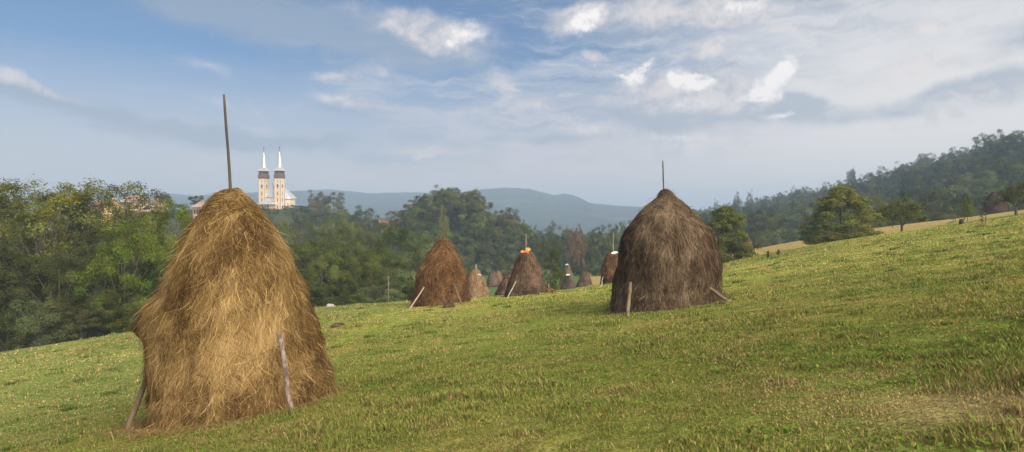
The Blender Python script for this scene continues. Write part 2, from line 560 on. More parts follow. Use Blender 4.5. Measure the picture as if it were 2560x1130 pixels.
proto('far_spruce', 1, single=True, H=12, W=5, nclump=50, leaves=40, leaf=.5, shape='cone', base=.04, clump=.24)
proto('far_locust', 2, single=True, nclump=26, leaves=70, leaf=.5, shape='vase', base=.3, clump=.2, W=8, limbs=9)

vcount = {}


def tree(kind, px, D, top, w, color, label, group=None, name=None, cat='tree', pos=None, height=None, depth=1.0):
    lst = PROTO[kind]
    i = vcount.get(kind, 0); vcount[kind] = i + 1
    a, b, hi, wd = lst[i % len(lst)]
    if pos is None:
        x = (px - CX) / F * D; y = D
    else:
        x, y = pos
    z = gz(x, y)
    h = height if height else EYE - (top - CY) / F * D - z
    wm = w / F * D if pos is None else w
    sc = (wm / wd, wm / wd * depth, h / hi)
    rot = (0, 0, random.uniform(0, 6.28))
    jit = random.uniform(.88, 1.12)
    colr = (color[0] * jit * random.uniform(.93, 1.07), color[1] * jit, color[2] * jit * random.uniform(.9, 1.1), 1)
    nm = name or {'far_tree': 'broadleaf_tree', 'far_spruce': 'spruce_tree', 'far_locust': 'slender_tree'}.get(kind, kind)
    if b is None:
        o = link(nm, a, None, (x, y, z - .1), rot, sc); o.color = colr
    else:
        o = link(nm, None, None, (x, y, z), rot, sc)
        c = link('crown', a, o); c.color = colr
        t = link('trunk', b, o)
    tag(o, label, cat, group)
    return o


DK = (.068, .088, .024); MID = (.105, .130, .028); YG = (.150, .170, .028); BG = (.130, .160, .022); OL = (.112, .122, .034); GG = (.115, .145, .060); BR = (.17, .115, .050); DO = (.078, .084, .028)
# --- nearest belt at the left
LEFT = [
    ('locust_tree', 95, 62, 452, 300, YG, 'tall airy yellow-green tree with feathery branch ends at far left of the tree belt'),
    ('locust_tree', 268, 70, 458, 215, OL, 'olive feathery tall tree standing between the yellow-green tree and the pink roof'),
    ('locust_tree', 175, 66, 478, 190, YG, 'yellowish feathery tree filling the gap between the two tallest left trees'),
    ('broadleaf_tree', 312, 53, 556, 215, BG, 'bright green leafy tree left of the big foreground haystack'),
    ('broadleaf_tree', 445, 60, 500, 190, BG, 'fresh green round tree just behind the left slope of the big haystack'),
    ('broadleaf_tree', 20, 54, 560, 210, DK, 'dark green tree at the left edge under the yellow-green tree'),
    ('broadleaf_tree', 150, 54, 618, 200, DO, 'dull olive-brown leafy tree low in the middle of the left belt'),
    ('broadleaf_tree', 235, 58, 590, 170, DK, 'dark shaded tree behind the dull olive tree in the left belt'),
    ('broadleaf_tree', 395, 54, 640, 160, DK, 'dark tree low behind the big haystack overhang'),
    ('broadleaf_tree', -60, 52, 500, 260, DO, 'olive tree cut by the left edge of the photograph'),
    ('broadleaf_tree', 500, 62, 560, 160, MID, 'mid green tree hidden mostly behind the big haystack'),
    ('bush', 95, 47.5, 748, 130, GG, 'grey-green many stemmed shrub at the edge of the grass on the far left'),
    ('broadleaf_tree', 205, 49.5, 742, 150, DO, 'low dark tree with a thick visible trunk at the meadow edge'),
    ('bush', 345, 50.5, 722, 140, MID, 'grey-green bushy shrub beside the overhang of the big haystack'),
    ('bush', 20, 47, 790, 120, DK, 'dark low shrub at the bottom left corner of the tree belt'),
    ('bush', 270, 51, 790, 100, DK, 'dark low shrub between the thick trunk and the bushy shrub'),
    ('broadleaf_tree', 60, 58, 650, 200, DK, 'dark inner tree behind the grey-green shrub'),
    ('locust_tree', 20, 70, 480, 180, OL, 'thin olive crown at the left edge behind the yellow-green tree'),
    ('broadleaf_tree', 330, 70, 520, 150, OL, 'dull olive crown behind the bright green leafy tree below the pink roof'),
    ('broadleaf_tree', 220, 62, 540, 150, DO, 'shaded olive crown under the olive feathery tall tree'),
]
for t in LEFT:
    tree(*t, group='trees of the left belt')
# --- belt in the middle, behind the crest
r9 = random.Random(12)
MIDB = [
    ('broadleaf_tree', 735, 78, 612, 150, DK, 'dark green tree showing right beside the big haystack'),
    ('broadleaf_tree', 800, 76, 592, 170, MID, 'large dark rounded tree between big haystack and brown haystack'),
    ('broadleaf_tree', 868, 80, 570, 160, DK, 'tall dark tree of the middle belt below the round hillside trees'),
    ('broadleaf_tree', 925, 76, 608, 140, MID, 'mid green tree right of the tall dark middle tree'),
    ('willow_tree', 1000, 70, 640, 110, GG, 'pale grey-green willow left of the brown haystack'),
    ('willow_tree', 1062, 82, 592, 120, GG, 'pale grey-green willow rising directly behind the brown haystack'),
    ('bush', 960, 62, 702, 130, GG, 'pale willow shrub at the meadow edge left of the brown haystack'),
    ('bush', 905, 63, 720, 110, MID, 'green shrub at the meadow edge in front of the middle belt'),
    ('bush', 830, 62, 722, 120, DK, 'dark shrub at the meadow edge behind the white heap'),
    ('broadleaf_tree', 760, 62, 690, 130, DK, 'dark low tree next to the right flank of the big haystack'),
    ('broadleaf_tree', 980, 95, 560, 150, DK, 'dark tree behind the two willows'),
    ('bush', 1030, 66, 690, 110, DK, 'dark shrub touching the left side of the brown haystack'),
    ('broadleaf_tree', 700, 95, 560, 150, MID, 'green tree below the church behind the big haystack'),
]
for t in MIDB:
    tree(*t, group='trees of the middle belt')
for px, D, top, w in ((548, 64, 572, 150), (600, 68, 580, 160), (655, 66, 600, 150), (580, 84, 552, 160), (640, 100, 560, 130), (520, 120, 552, 110), (590, 130, 548, 110)):
    tree('broadleaf_tree', px, D, top, w, r9.choice([DK, MID, DO]), 'leafy tree behind the golden haystack', 'trees behind the golden haystack')
SLOPE = [
    ('broadleaf_tree', 745, 150, 575, 90, OL), ('broadleaf_tree', 800, 140, 548, 110, OL), ('broadleaf_tree', 855, 150, 545, 95, YG), ('broadleaf_tree', 905, 150, 560, 110, MID),
    ('broadleaf_tree', 960, 160, 555, 90, DO), ('broadleaf_tree', 760, 190, 545, 80, DO), ('broadleaf_tree', 700, 180, 560, 80, OL), ('broadleaf_tree', 835, 200, 530, 80, MID), ('broadleaf_tree', 890, 190, 540, 80, DO),
    ('broadleaf_tree', 660, 200, 548, 80, OL), ('broadleaf_tree', 1010, 170, 575, 90, MID), ('broadleaf_tree', 950, 190, 560, 80, MID),
]
for t in SLOPE:
    tree(*t, 'leafy tree on the slope below the church', group='trees on the slope below the church')
for k in range(44):
    px = r9.uniform(600, 1000); D = r9.uniform(205, 325)
    if px > 840: D = r9.uniform(200, 270)
    x = (px - CX) / F * D; g = gz(x, D)
    lim = 541 if px < 745 else 533 if px < 880 else 555
    hmax = (EYE - (lim - CY) / F * D) - g
    if hmax < 2.5: hmax = 2.5
    h = min(r9.uniform(6, 11), hmax)
    tree('far_tree', px, D, 0, h * r9.uniform(.75, 1.1), r9.choice([OL, DO, MID, OL, DK]), 'leafy tree on the slope below the church', 'trees on the slope below the church', pos=(x, D), height=h)
HILLTOP = [
    ('far_tree', 795, 300, 476, 56, (.13, .105, .045), 'tall sparse brownish tree right of the church'),
    ('far_tree', 832, 300, 480, 78, MID, 'tall dense green tree beside the sparse brownish one, right of the church'),
    ('far_tree', 915, 280, 514, 72, DK, 'round dark tree standing alone against the blue mountain'),
    ('far_tree', 735, 320, 512, 60, MID, 'green tree at the foot of the church apse'),
    ('far_tree', 765, 310, 513, 46, DO, 'small dull tree between church and sparse brownish tree'),
    ('far_spruce', 975, 210, 548, 14, DK, 'small dark spruce in front of the distant cottage roof'),
    ('far_tree', 405, 255, 480, 46, DK, 'dark round tree on the skyline right of the pink roof'),
    ('far_locust', 488, 255, 488, 52, DO, 'pale thin tree on the skyline left of the big haystack top'),
    ('far_tree', 545, 270, 496, 40, DO, 'tree hidden behind the top of the big haystack'),
    ('far_tree', 300, 215, 500, 60, OL, 'olive tree in front of the pink roofed house'),
    ('far_tree', 380, 215, 508, 60, OL, 'olive tree below the pink roof gable'),
    ('far_tree', 440, 220, 508, 60, OL, 'olive tree below the low brown roof'),
    ('far_tree', 715, 290, 530, 44, MID, 'green tree under the church porch'),
    ('far_tree', 680, 285, 548, 44, DO, 'dull tree under the left church tower'),
    ('far_tree', 760, 280, 535, 44, MID, 'green tree below the small dull hilltop tree'),
    ('far_tree', 800, 270, 530, 54, DO, 'dull tree below the sparse brownish tree'),
    ('far_tree', 850, 265, 528, 60, MID, 'green tree below the tall dense hilltop tree'),
    ('far_tree', 880, 260, 535, 54, DK, 'dark tree below and right of the tall dense hilltop tree'),
    ('far_tree', 930, 250, 548, 50, DK, 'dark tree below the lone round tree'),
]
for t in HILLTOP:
    tree(*t, group='trees around the church')
# --- wooded dome in the centre
tree('far_tree', 1123, 258, 478, 56, MID, 'highest broad tree on top of the wooded mound', group='trees of the wooded mound')
tree('far_spruce', 1157, 258, 482, 26, DK, 'dark pointed conifer on top of the wooded mound', group='trees of the wooded mound')
tree('birch_tree', 1108, 120, 513, 38, (.20, .22, .09), 'pale drooping birch rising above the brown haystack pole')
r2 = random.Random(3)
domec = [MID, DK, DO, OL, MID, YG]
for k in range(48):
    px = r2.uniform(1000, 1292)
    D = r2.uniform(195, 262)
    e = 1 - ((px - 1150) / 160) ** 2
    if px < 1020: D = r2.uniform(215, 250)
    x = (px - CX) / F * D
    tree('far_tree', px, D, 0, r2.uniform(8, 12.5), r2.choice(domec), 'leafy tree crowded on the wooded mound', 'trees of the wooded mound', pos=(x, D), height=r2.uniform(9.5, 13.5))
# --- valley edge behind the small haystacks
VAL = [(1310, 240, 550, 26, MID, 'poplar_tree', 'slim tall tree above the haystack with the orange sheet'), (1378, 165, 556, 84, DK, 'broadleaf_tree', 'broad dark tree right of the orange sheet'), (1438, 185, 562, 52, BR, 'broadleaf_tree', 'reddish-brown tree turning in colour in the valley wood'),
       (1500, 190, 562, 66, MID, 'broadleaf_tree', 'rounded green tree above the two-tone haystack'), (1545, 190, 556, 60, MID, 'broadleaf_tree', 'green tree at the left shoulder of the domed haystack'), (1590, 200, 548, 54, DK, 'far_tree', 'dark tree hidden by the domed haystack'),
       (1385, 63, 622, 62, DK, 'willow_tree', 'dark leafy young tree just behind the haystack with orange sheet'), (1342, 180, 566, 56, DK, 'broadleaf_tree', 'dark tree behind the haystack with orange sheet')]
for px, D, top, w, c, kd, lb in VAL:
    tree(kd, px, D, top, w, c, lb, group='trees at the valley edge')
for k in range(30):
    px = 1160 + k * 19 + r2.uniform(-8, 8)
    D = r2.uniform(196, 240)
    tree('far_tree', px, D, 0, r2.uniform(7, 11), r2.choice([MID, DK, DK, DO, GG]), 'leafy tree in the valley wood beyond the small haystacks', 'trees of the valley wood', pos=((px - CX) / F * D, D), height=r2.uniform(8, 13.5))
for k in range(16):
    px = 1150 + k * 26 + r2.uniform(-10, 10)
    if 1225 < px < 1262 or 1395 < px < 1495: D = 186
    else: D = r2.uniform(170, 188)
    tree('bush', px, D, 0, r2.uniform(4, 7), r2.choice([MID, DK, GG]), 'bush along the far edge of the valley field', 'bushes along the valley field', cat='bush', pos=((px - CX) / F * D, D), height=r2.uniform(3, 5.5))
# --- right-hand side, near the crest
RIGHT = [
    ('conical_tree', 1810, 59, 518, 140, (.15, .165, .042), 'bushy green tree just right of the domed haystack'),
    ('bush', 1845, 59, 600, 60, DO, 'low bush under the tree right of the domed haystack'),
    ('conical_tree', 2105, 66, 466, 160, (.20, .20, .05), 'tall bushy cone-shaped tree with yellowing leaves on the meadow edge'),
    ('willow_tree', 2052, 64.5, 545, 90, GG, 'pale willow-leaved shrub at the foot of the cone-shaped tree'),
    ('bush', 2030, 61.5, 578, 60, DK, 'dark shrub leaning out left of the cone-shaped tree'),
    ('bush', 2085, 62.5, 578, 110, (.175, .175, .05), 'olive shrub in front of the cone-shaped tree'),
    ('bush', 2140, 67, 565, 60, OL, 'olive shrub at the right foot of the cone-shaped tree'),
    ('broadleaf_tree', 2188, 112, 486, 66, YG, 'rounded yellow-green tree right of the cone-shaped tree'),
    ('broadleaf_tree', 2225, 118, 500, 50, BG, 'smaller yellow-green tree behind the leaning orchard tree'),
    ('spruce_tree', 2258, 165, 458, 46, DK, 'large dark blue-green spruce at the foot of the wooded hill'),
    ('spruce_tree', 2231, 165, 484, 20, DK, 'slim dark spruce left of the large spruce'),
    ('broadleaf_tree', 2320, 140, 474, 84, DO, 'spreading dark tree at the foot of the wooded hill'),
    ('bush', 2165, 76, 545, 40, BR, 'small brownish shrub at the edge of the dry field'),
]
for t in RIGHT:
    tree(*t, group='trees at the meadow edge')
for k in range(30):
    px = 1880 + k * 24 + r2.uniform(-9, 9)
    D = r2.uniform(122, 150) if px > 2150 else r2.uniform(150, 175)
    tree('bush', px, D, 0, r2.uniform(5, 9), r2.choice([MID, GG, DO, GG]), 'grey-green bush along the foot of the wooded hill', 'bushes along the foot of the hill', cat='bush', pos=((px - CX) / F * D, D), height=r2.uniform(3, 6))
# --- wooded hillside: the nearest trees one by one, the rest as one wood
cand = []
for k in range(9000):
    x = r2.uniform(20, 330); y = r2.uniform(150, 880)
    u = x / y * F + CX
    if u < 1715 or u > 2720: continue
    if x < 92 and y < 185: continue
    if x < 60 and y < 300: continue
    if all((x - a) ** 2 + (y - b) ** 2 > (7.6 + y * .004) ** 2 for a, b in cand[-9000:]):
        cand.append((x, y))
cand.sort(key=lambda p: math.hypot(*p))
hc = [MID, DK, DK, DO, MID, OL, GG]
NI = 165
for (x, y) in cand[:NI]:
    sp = r2.random() < .05
    tree('far_spruce' if sp else 'far_tree', 0, 0, 0, r2.uniform(7.5, 12) * (.5 if sp else 1), DK if sp else r2.choice(hc), 'leafy tree in the nearer part of the wooded right hillside', 'trees of the wooded right hillside', pos=(x, y), height=r2.uniform(8, 13))
Vs = []; Qs = []; Ts = []; MI = []; off = 0
fl = PROTO['far_tree']
fsrc = []
for (me, b, hi, wd) in fl[:3]:
    v = np.empty(len(me.vertices) * 3, np.float32); me.vertices.foreach_get('co', v); v = v.reshape(-1, 3)
    q = np.empty(len(me.loops), np.int32); me.loops.foreach_get('vertex_index', q); q = q.reshape(-1, 4)
    t = np.empty(len(v) * 4, np.float32); me.color_attributes['tint'].data.foreach_get('color', t); t = t.reshape(-1, 4)[:, :3]
    nl = (len(v) - 0)
    mi = np.empty(len(me.polygons), np.int32); me.polygons.foreach_get('material_index', mi)
    k = np.nonzero(mi == 0)[0]
    k = k[rng.random(len(k)) < .5]
    fsrc.append((v, q[k], t, hi, wd))
for (x, y) in cand[NI:]:
    v, q, t, hi, wd = fsrc[r2.randrange(3)]
    a = r2.uniform(0, 6.28); w = r2.uniform(7.5, 12.5) / wd; h = r2.uniform(7, 15) / hi
    if r2.random() < .06: w *= .6; h *= 1.5
    ca, sa = math.cos(a), math.sin(a)
    used = np.unique(q); rm = np.zeros(len(v), np.int64); rm[used] = np.arange(len(used))
    vv = v[used]
    z = gz(x, y)
    Vs.append(np.stack([(vv[:, 0] * ca - vv[:, 1] * sa) * w + x, (vv[:, 0] * sa + vv[:, 1] * ca) * w + y, vv[:, 2] * h + z], -1))
    c = np.array(r2.choice(hc)) * r2.uniform(.6, 1.25)
    Ts.append(np.clip(t[used] * c, 0, 1)); Qs.append(rm[q] + off); off += len(used)
me = np_mesh('distant_wood', np.concatenate(Vs), np.concatenate(Qs), tint=np.concatenate(Ts), mats=[mat_tint('distant_leaf', .25)], smooth=False)
tag(link('distant_wood', me), 'dense hazy wood covering the right hillside up to its ridge', 'wood', kind='stuff')
# trees that stand out on the ridge line
for (px, D, top, w, c, kd, lb) in [(2303, 440, 384, 38, DK, 'far_tree', 'tall tree standing well above the ridge line of the wooded hill'),
                                   (2130, 520, 422, 30, DK, 'far_tree', 'rounded tree poking above the ridge left of the tall one'),
                                   (1896, 700, 492, 13, DK, 'far_locust', 'thin-stemmed tree with a small tuft on the hazy far end of the ridge'),
                                   (1912, 700, 494, 24, DK, 'far_tree', 'rounded tree next to the tufted one on the hazy ridge')]:
    tree(kd, px, D, top, w, c, lb, 'trees on the ridge line')


# --- orchard trees with visible trunks
def orchard(px, D, paths, crown_pts, color, leaf, label, n=90, whitewash=None):
    base = uz(px, 0, D); x, y = base[0], base[1]; z = gz(x, y)
    k = D / F
    root = link('orchard_tree', None, None, (x, y, z)); tag(root, label, 'tree', 'orchard trees on the meadow')
    mb = MB()
    for pts, rad in paths:
        mb.tube([(a * k, c * k, b * k) for a, b, c in pts], rad, 8, jit=.15)
    mb.build('trunk', BARK, root, True)
    r = np.random.default_rng(int(px))
    Vs = []; Ts = []; Qs = []; off = 0
    for (a, b, c, rad) in crown_pts:
        C = np.array([a, c, b]) * k
        d = unit(r.normal(size=(n, 3)) + np.array([0, 0, .35]))
        P = C + d * rad * k * (r.uniform(.2, 1.1, n) ** .6)[:, None] * np.array([1, 1, .7])
        V, Q = leaf_quads(P, unit(d + np.array([0, 0, .4]) + r.normal(size=(n, 3)) * .6), leaf, r)
        bri = r.uniform(.75, 1.3)
        lb = bri * r.uniform(.7, 1.3, n); Ts.append(np.repeat(np.stack([lb, lb, lb * .9], -1), 4, 0)); Vs.append(V); Qs.append(Q + off); off += len(V)
    cme = np_mesh('crown', np.concatenate(Vs), np.concatenate(Qs), tint=np.concatenate(Ts), mats=[LEAF], smooth=False)
    cr = link('crown', cme, root); cr.color = (*color, 1)
    return root


r3 = np.random.default_rng(11)
cp = []
for i in range(60):
    a = r3.uniform(-48, 40); top = 92 - abs(a + 8) * .55 - r3.uniform(0, 12); lo = 34 + max(0, a) * .25
    if top < lo + 4: continue
    cp.append((a, r3.uniform(lo, top), r3.uniform(-34, 34), r3.uniform(8, 15)))
for i in range(10):
    cp.append((r3.uniform(38, 62), r3.uniform(34, 75), r3.uniform(-12, 12), r3.uniform(4, 9)))
orchard(2254, 66, [([(0, -6, 0), (1, 14, 0), (-1, 26, 0), (-4, 45, 3), (-16, 70, 6)], [.13, .12, .10, .07, .02]), ([(0, 18, 0), (8, 27, -2), (20, 36, -4), (42, 52, -5), (58, 70, -6)], [.09, .085, .07, .045, .012]),
                    ([(-3, 38, 1), (-22, 52, -12), (-36, 56, -16)], [.05, .03, .01]), ([(-4, 45, 3), (8, 68, 10), (14, 82, 12)], [.05, .03, .01])], cp, OL, .17,
        'small forked orchard tree with leaning limb on the meadow', 70)
cp = []
for i in range(46):
    a = r3.uniform(-50, 60); cp.append((a, 34 + r3.uniform(0, 50) * (1 - (a / 90) ** 2), r3.uniform(-34, 34), r3.uniform(7, 14)))
orchard(2541, 64, [([(0, -6, 0), (-1, 18, 0), (-3, 26, 0), (-14, 42, 2), (-22, 68, 4)], [.14, .12, .1, .06, .015]), ([(-2, 20, 0), (-16, 27, -3), (-32, 33, -4), (-42, 38, -4)], [.07, .055, .03, .012]),
                    ([(-3, 24, 0), (10, 42, -3), (26, 66, -5)], [.09, .06, .015]), ([(-12, 40, 2), (0, 60, 6), (4, 78, 8)], [.05, .03, .01])], cp, (.10, .105, .035), .16,
        'orchard tree with spreading dark limbs at the right edge', 75)


def sapling(px, py, top, w, color, label, dense=True):
    p = hit(px, py, 20, 200); D = p[1]; k = D / F
    root = link('sapling', None, None, p); tag(root, label, 'sapling', 'young trees planted on the meadow')
    h = (py - top) * k
    mb = MB(); mb.tube([(0, 0, -.1), (.02, 0, h * .5), (0, 0, h * .95)], [.03, .025, .01], 5)
    if not dense:
        mb.tube([(.25, 0, -.1), (.3, 0, h * .8)], [.03, .025], 5)
        for q in range(5): mb.tube([(0, 0, h * (.5 + .1 * q)), (random.uniform(-.5, .5), random.uniform(-.4, .4), h * (.65 + .1 * q))], [.014, .006], 4)
    mb.build('trunk', BARK, root, True)
    r = np.random.default_rng(int(px)); n = 1300 if dense else 90
    t = r.uniform(.16, 1, n); rad = w * k * .5 * np.sin(np.pi * np.clip(t * .9 + .06, 0, 1)) ** .8
    a = r.uniform(0, 6.28, n); q = np.sqrt(r.uniform(.05, 1, n))
    P = np.stack([np.cos(a) * rad * q, np.sin(a) * rad * q, t * h], -1)
    V, Q = leaf_quads(P, unit(r.normal(size=(n, 3)) + np.array([0, 0, .6])), .16 if dense else .12, r)
    lb = r.uniform(.7, 1.3, n) * (1 + .25 * np.sin(a * 3 + t * 12))
    c = link('crown', np_mesh('crown', V, Q, tint=np.repeat(np.stack([lb] * 3, -1), 4, 0), mats=[LEAF], smooth=False), root); c.color = (*color, 1)


sapling(2419, 553, 490, 28, BG, 'dense bright green sapling left of the dark haystack')
sapling(2383, 556, 524, 14, OL, 'nearly bare young tree on a low earth mound', False)
sapling(2455, 560, 524, 16, OL, 'thin staked young tree on a brown earth ring', False)
sapling(1920, 648, 628, 8, OL, 'tiny bare sapling at the edge of the dry field, left one', False)
sapling(1946, 640, 624, 8, OL, 'tiny bare sapling at the edge of the dry field near the bushes', False)

# ------------------------------------------------------------------ haystacks
DARKH = np.array([.070, .040, .018])


def haystack(label, axis, D, outline, pal, n, sw, sl, seed, pole=None, group='haystacks on the meadow', two=None, polemat=None, wild=14., patch=1.0, flare=None):
    """outline: (py, left px, right px) rows from the tip to the ground"""
    k = D / F
    ax = (axis - CX) * k; gy0 = D; g0 = gz(ax, gy0)
    rows = sorted(outline)
    Z = np.array([EYE - (r[0] - CY) * k - g0 for r in rows])
    ca = math.cos(math.atan((axis - CX) / F)); so = .035 * min(1, D / 13)
    RL = np.array([max(.02, (axis - r[1]) * k * ca - so) for r in rows]); RR = np.array([max(.02, (r[2] - axis) * k * ca - so) for r in rows])
    seg = np.hypot(np.diff(Z), np.diff((RL + RR) / 2)); S = np.concatenate([[0], np.cumsum(seg)]); LT = S[-1]
    zl = Z[-1]
    # ground offset per angle at the foot
    tt = np.linspace(-math.pi, math.pi, 73)
    def rad(th, s):
        rl = np.interp(s, S, RL); rr = np.interp(s, S, RR)
        w = (np.cos(th) + 1) / 2; w = ss(0, 1, w)
        out_ = rl * (1 - w) + rr * w
        if flare is not None:
            zz = np.interp(s, S, Z)
            fl = np.interp(zz, [flare[0] - .12, flare[0], flare[1]], [0, flare[2], 0]) * (zz > flare[0] - .12)
            out_ = out_ + fl * np.exp(-(np.abs(np.abs(th) - math.pi) / .5) ** 2)
        return out_
    gr = ground(ax + np.cos(tt) * rad(tt, np.full_like(tt, LT)), gy0 + np.sin(tt) * rad(tt, np.full_like(tt, LT))) - g0
    H = Z[0] - zl
    def surf(th, s, off=0.):
        r = rad(th, s); z = np.interp(s, S, Z)
        g = np.interp((th + math.pi) % (2 * math.pi) - math.pi, tt, gr)
        w = 1 - ss(zl, zl + .42 * H, z)
        z = z + (g - .04 - zl) * w
        rm = (r / r.max() if np.ndim(r) else 1)
        amp = .19 * np.minimum(r, 1.0)
        nx_ = np.cos(th) * 3.1; ny_ = np.sin(th) * 3.1
        r = r + amp * (fbm(nx_ * .9 + s * .7, ny_ * .9 + s * 1.3, seed, 3) - .5) + .6 * amp * (fbm(nx_ * 4 + s * .9, ny_ * 4 + s * 1.1, seed + 5, 3) - .5) + .75 * amp * (fbm(nx_ * .7 + 3, ny_ * .7 + s * 4.5, seed + 8, 3) - .5)
        return np.stack([np.cos(th) * (r + off), np.sin(th) * (r + off), z], -1)
    root = link('haystack', None, None, (ax, gy0, g0)); tag(root, label, 'haystack', group)
    # core
    na, ns = 96, 70
    th = np.linspace(-math.pi, math.pi, na, endpoint=False); sv = np.linspace(0, LT, ns)
    TH, SV = np.meshgrid(th, sv)
    V = surf(TH.ravel(), SV.ravel(), -.02)
    i = np.arange(ns - 1)[:, None] * na; j = np.arange(na)[None, :]; j2 = (j + 1) % na
    Q = np.stack([(i + j), (i + na + j), (i + na + j2), (i + j2)], -1).reshape(-1, 4)
    V = np.concatenate([V, [[0, 0, Z[0] + .02]]]); top = len(V) - 1
    T3 = np.stack([np.arange(na), (np.arange(na) + 1) % na, np.full(na, top)], -1)
    r = np.random.default_rng(seed)
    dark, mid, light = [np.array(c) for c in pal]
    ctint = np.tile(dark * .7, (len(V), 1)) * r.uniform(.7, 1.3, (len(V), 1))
    # strands
    s0 = LT * (r.uniform(0, 1, n) ** .62)
    front = r.random(n) < .72
    th0 = np.where(front, -math.pi / 2 + r.normal(0, .95, n), r.uniform(-math.pi, math.pi, n))
    ln = sl * r.uniform(.45, 1.5, n)
    rr_ = rad(th0, s0); ax_ = np.cos(th0) * rr_; ay_ = np.sin(th0) * rr_
    ang = np.radians(r.normal(0, wild, n)) + np.radians(20) * (fbm(ax_ * 2.2 + 9, ay_ * 2.2 + s0 * 2, seed + 40, 2) - .5) + np.radians(26) * (fbm(ax_ * 9 + s0 * 2, ay_ * 9 + s0 * 7, seed + 44, 2) - .5)
    big = r.random(n) < .10; ang = np.where(big, r.uniform(-1.3, 1.3, n), ang)
    capz = s0 < .12 * LT
    ang = np.where(capz, r.uniform(-1.4, 1.4, n), ang)
    curl = r.normal(0, .32, n)
    o0 = r.uniform(-.02, .03, n) * min(1, D / 13 * .8 + .2); o1 = o0 + np.abs(r.normal(0, .020, n)) * (1 + (r.random(n) < .04) * 4) + (s0 > .86 * LT) * np.abs(r.normal(0, .05, n))
    NP = 4
    pts = []
    rloc = np.maximum(rad(th0, s0), .12)
    for q in range(NP):
        f = q / (NP - 1)
        a = ang + curl * (f - .5)
        s = np.clip(s0 + ln * f * np.cos(a), 0, LT * 1.0)
        t = th0 + ln * f * np.sin(a) / rloc
        pts.append(surf(t, s, 0.) + (np.stack([np.cos(t), np.sin(t), .35 + 0 * t], -1) * (o0 + (o1 - o0) * f)[:, None]))
    P = np.stack(pts, 1)                                    # n,NP,3
    dirv = unit(P[:, -1] - P[:, 0])
    nor = np.stack([np.cos(th0), np.sin(th0), .3 + 0 * th0], -1)
    side = unit(np.cross(dirv, nor) + r.normal(size=(n, 3)) * .35)
    wv = sw * r.uniform(.5, 1.5, n)
    taper = np.array([.7, 1, .85, .25])
    A = P - side[:, None] * (wv[:, None] * taper)[:, :, None] * .5
    B = P + side[:, None] * (wv[:, None] * taper)[:, :, None] * .5
    SVt = np.stack([A, B], 2).reshape(-1, 3)                # n*NP*2
    b0 = len(V) + np.arange(n)[:, None] * (NP * 2) + np.arange(NP - 1)[None, :] * 2
    SQ = np.stack([b0, b0 + 1, b0 + 3, b0 + 2], -1).reshape(-1, 4)
    pn = fbm(np.cos(th0) * 2.2 + s0 * .35, np.sin(th0) * 2.2 + s0 * .9, seed + 70, 3)
    pn2 = fbm(ax_ * 7 + s0 * 3, ay_ * 7 + s0 * 6, seed + 77, 3)
    lum = np.clip(r.beta(1.5, 2.2, n) + (pn - .5) * 1.0 * patch + (pn2 - .5) * 1.0 * patch + (fbm(ax_ * 13 + s0 * .8, ay_ * 13 + s0 * 1.3, seed + 79, 2) - .5) * .8 * patch, 0, 1)
    c = np.where((lum < .5)[:, None], dark + (mid - dark) * (lum / .5)[:, None], mid + (light - mid) * ((lum - .5) / .5)[:, None])
    if two is not None:
        zfr = np.interp(s0, S, np.linspace(0, 1, len(S)) * 0 + (Z[0] - Z) / H)
        m2 = zfr > two[0]
        c[m2] = c[m2] * np.array(two[1])
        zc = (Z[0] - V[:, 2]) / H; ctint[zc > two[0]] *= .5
    c = c * (1 + .12 * r.normal(size=(n, 1))) ; c = np.clip(c, .01, .9)
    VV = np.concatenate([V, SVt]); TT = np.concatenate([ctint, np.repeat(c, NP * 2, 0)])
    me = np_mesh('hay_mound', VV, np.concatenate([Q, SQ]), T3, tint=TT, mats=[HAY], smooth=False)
    link('hay_mound', me, root)
    if pole:
        mb = MB()
        p = [((a - axis) * k, 0, EYE - (b - CY) * k - g0) for a, b, w in pole]
        mb.tube([(p[0][0], 0, p[0][2] - .6)] + p, [pole[0][2]] + [w for a, b, w in pole], 7, jit=.25)
        mb.build('pole', polemat or POLE, root, True)
    return root, lambda th, s: surf(np.array([th]), np.array([s]))[0] + np.array([ax, gy0, g0])


def prop_pole(foot, topxy, Dtop, r0, r1, mat, label, bend=.03, group='support poles leaning on haystacks', Dfoot=None):
    a = hit(foot[0], foot[1], 5, 160)
    if Dfoot is not None:
        fx = (foot[0] - CX) / F * Dfoot; a = np.array([fx, Dfoot, gz(fx, Dfoot)])
    print('prop', label[:40], 'foot', a.round(2), 'py', CY + (EYE - a[2]) / a[1] * F, foot)
    b = uz(topxy[0], topxy[1], Dtop)
    d = b - a; Ln = np.linalg.norm(d)
    sd = unit(np.cross(d, [0, 1, .2])) * Ln * bend
    pts = [(0, 0, -.08)]
    for f in (0.0, .2, .4, .6, .8, 1.0):
        pts.append(tuple(d * f + sd * (math.sin(f * 5.1) * .6 + math.sin(f * 9) * .35)))
    pts[0] = tuple(-d / Ln * .12)
    mb = MB(); mb.tube(pts, [r0] + list(np.linspace(r0, r1, 6) * np.array([1.05, .97, 1.04, .96, 1.02, .9])), 8, jit=.22)
    o = mb.build('support_pole', mat, None, True, loc=a)
    tag(o, label, 'pole', group); return o


GOLD = [(.056, .033, .015), (.220, .139, .054), (.48, .345, .160)]
BRN = [(.046, .031, .020), (.150, .106, .068), (.31, .235, .155)]
RED = [(.055, .028, .014), (.165, .090, .041), (.31, .19, .095)]
GRY = [(.055, .035, .024), (.145, .095, .064), (.25, .18, .125)]

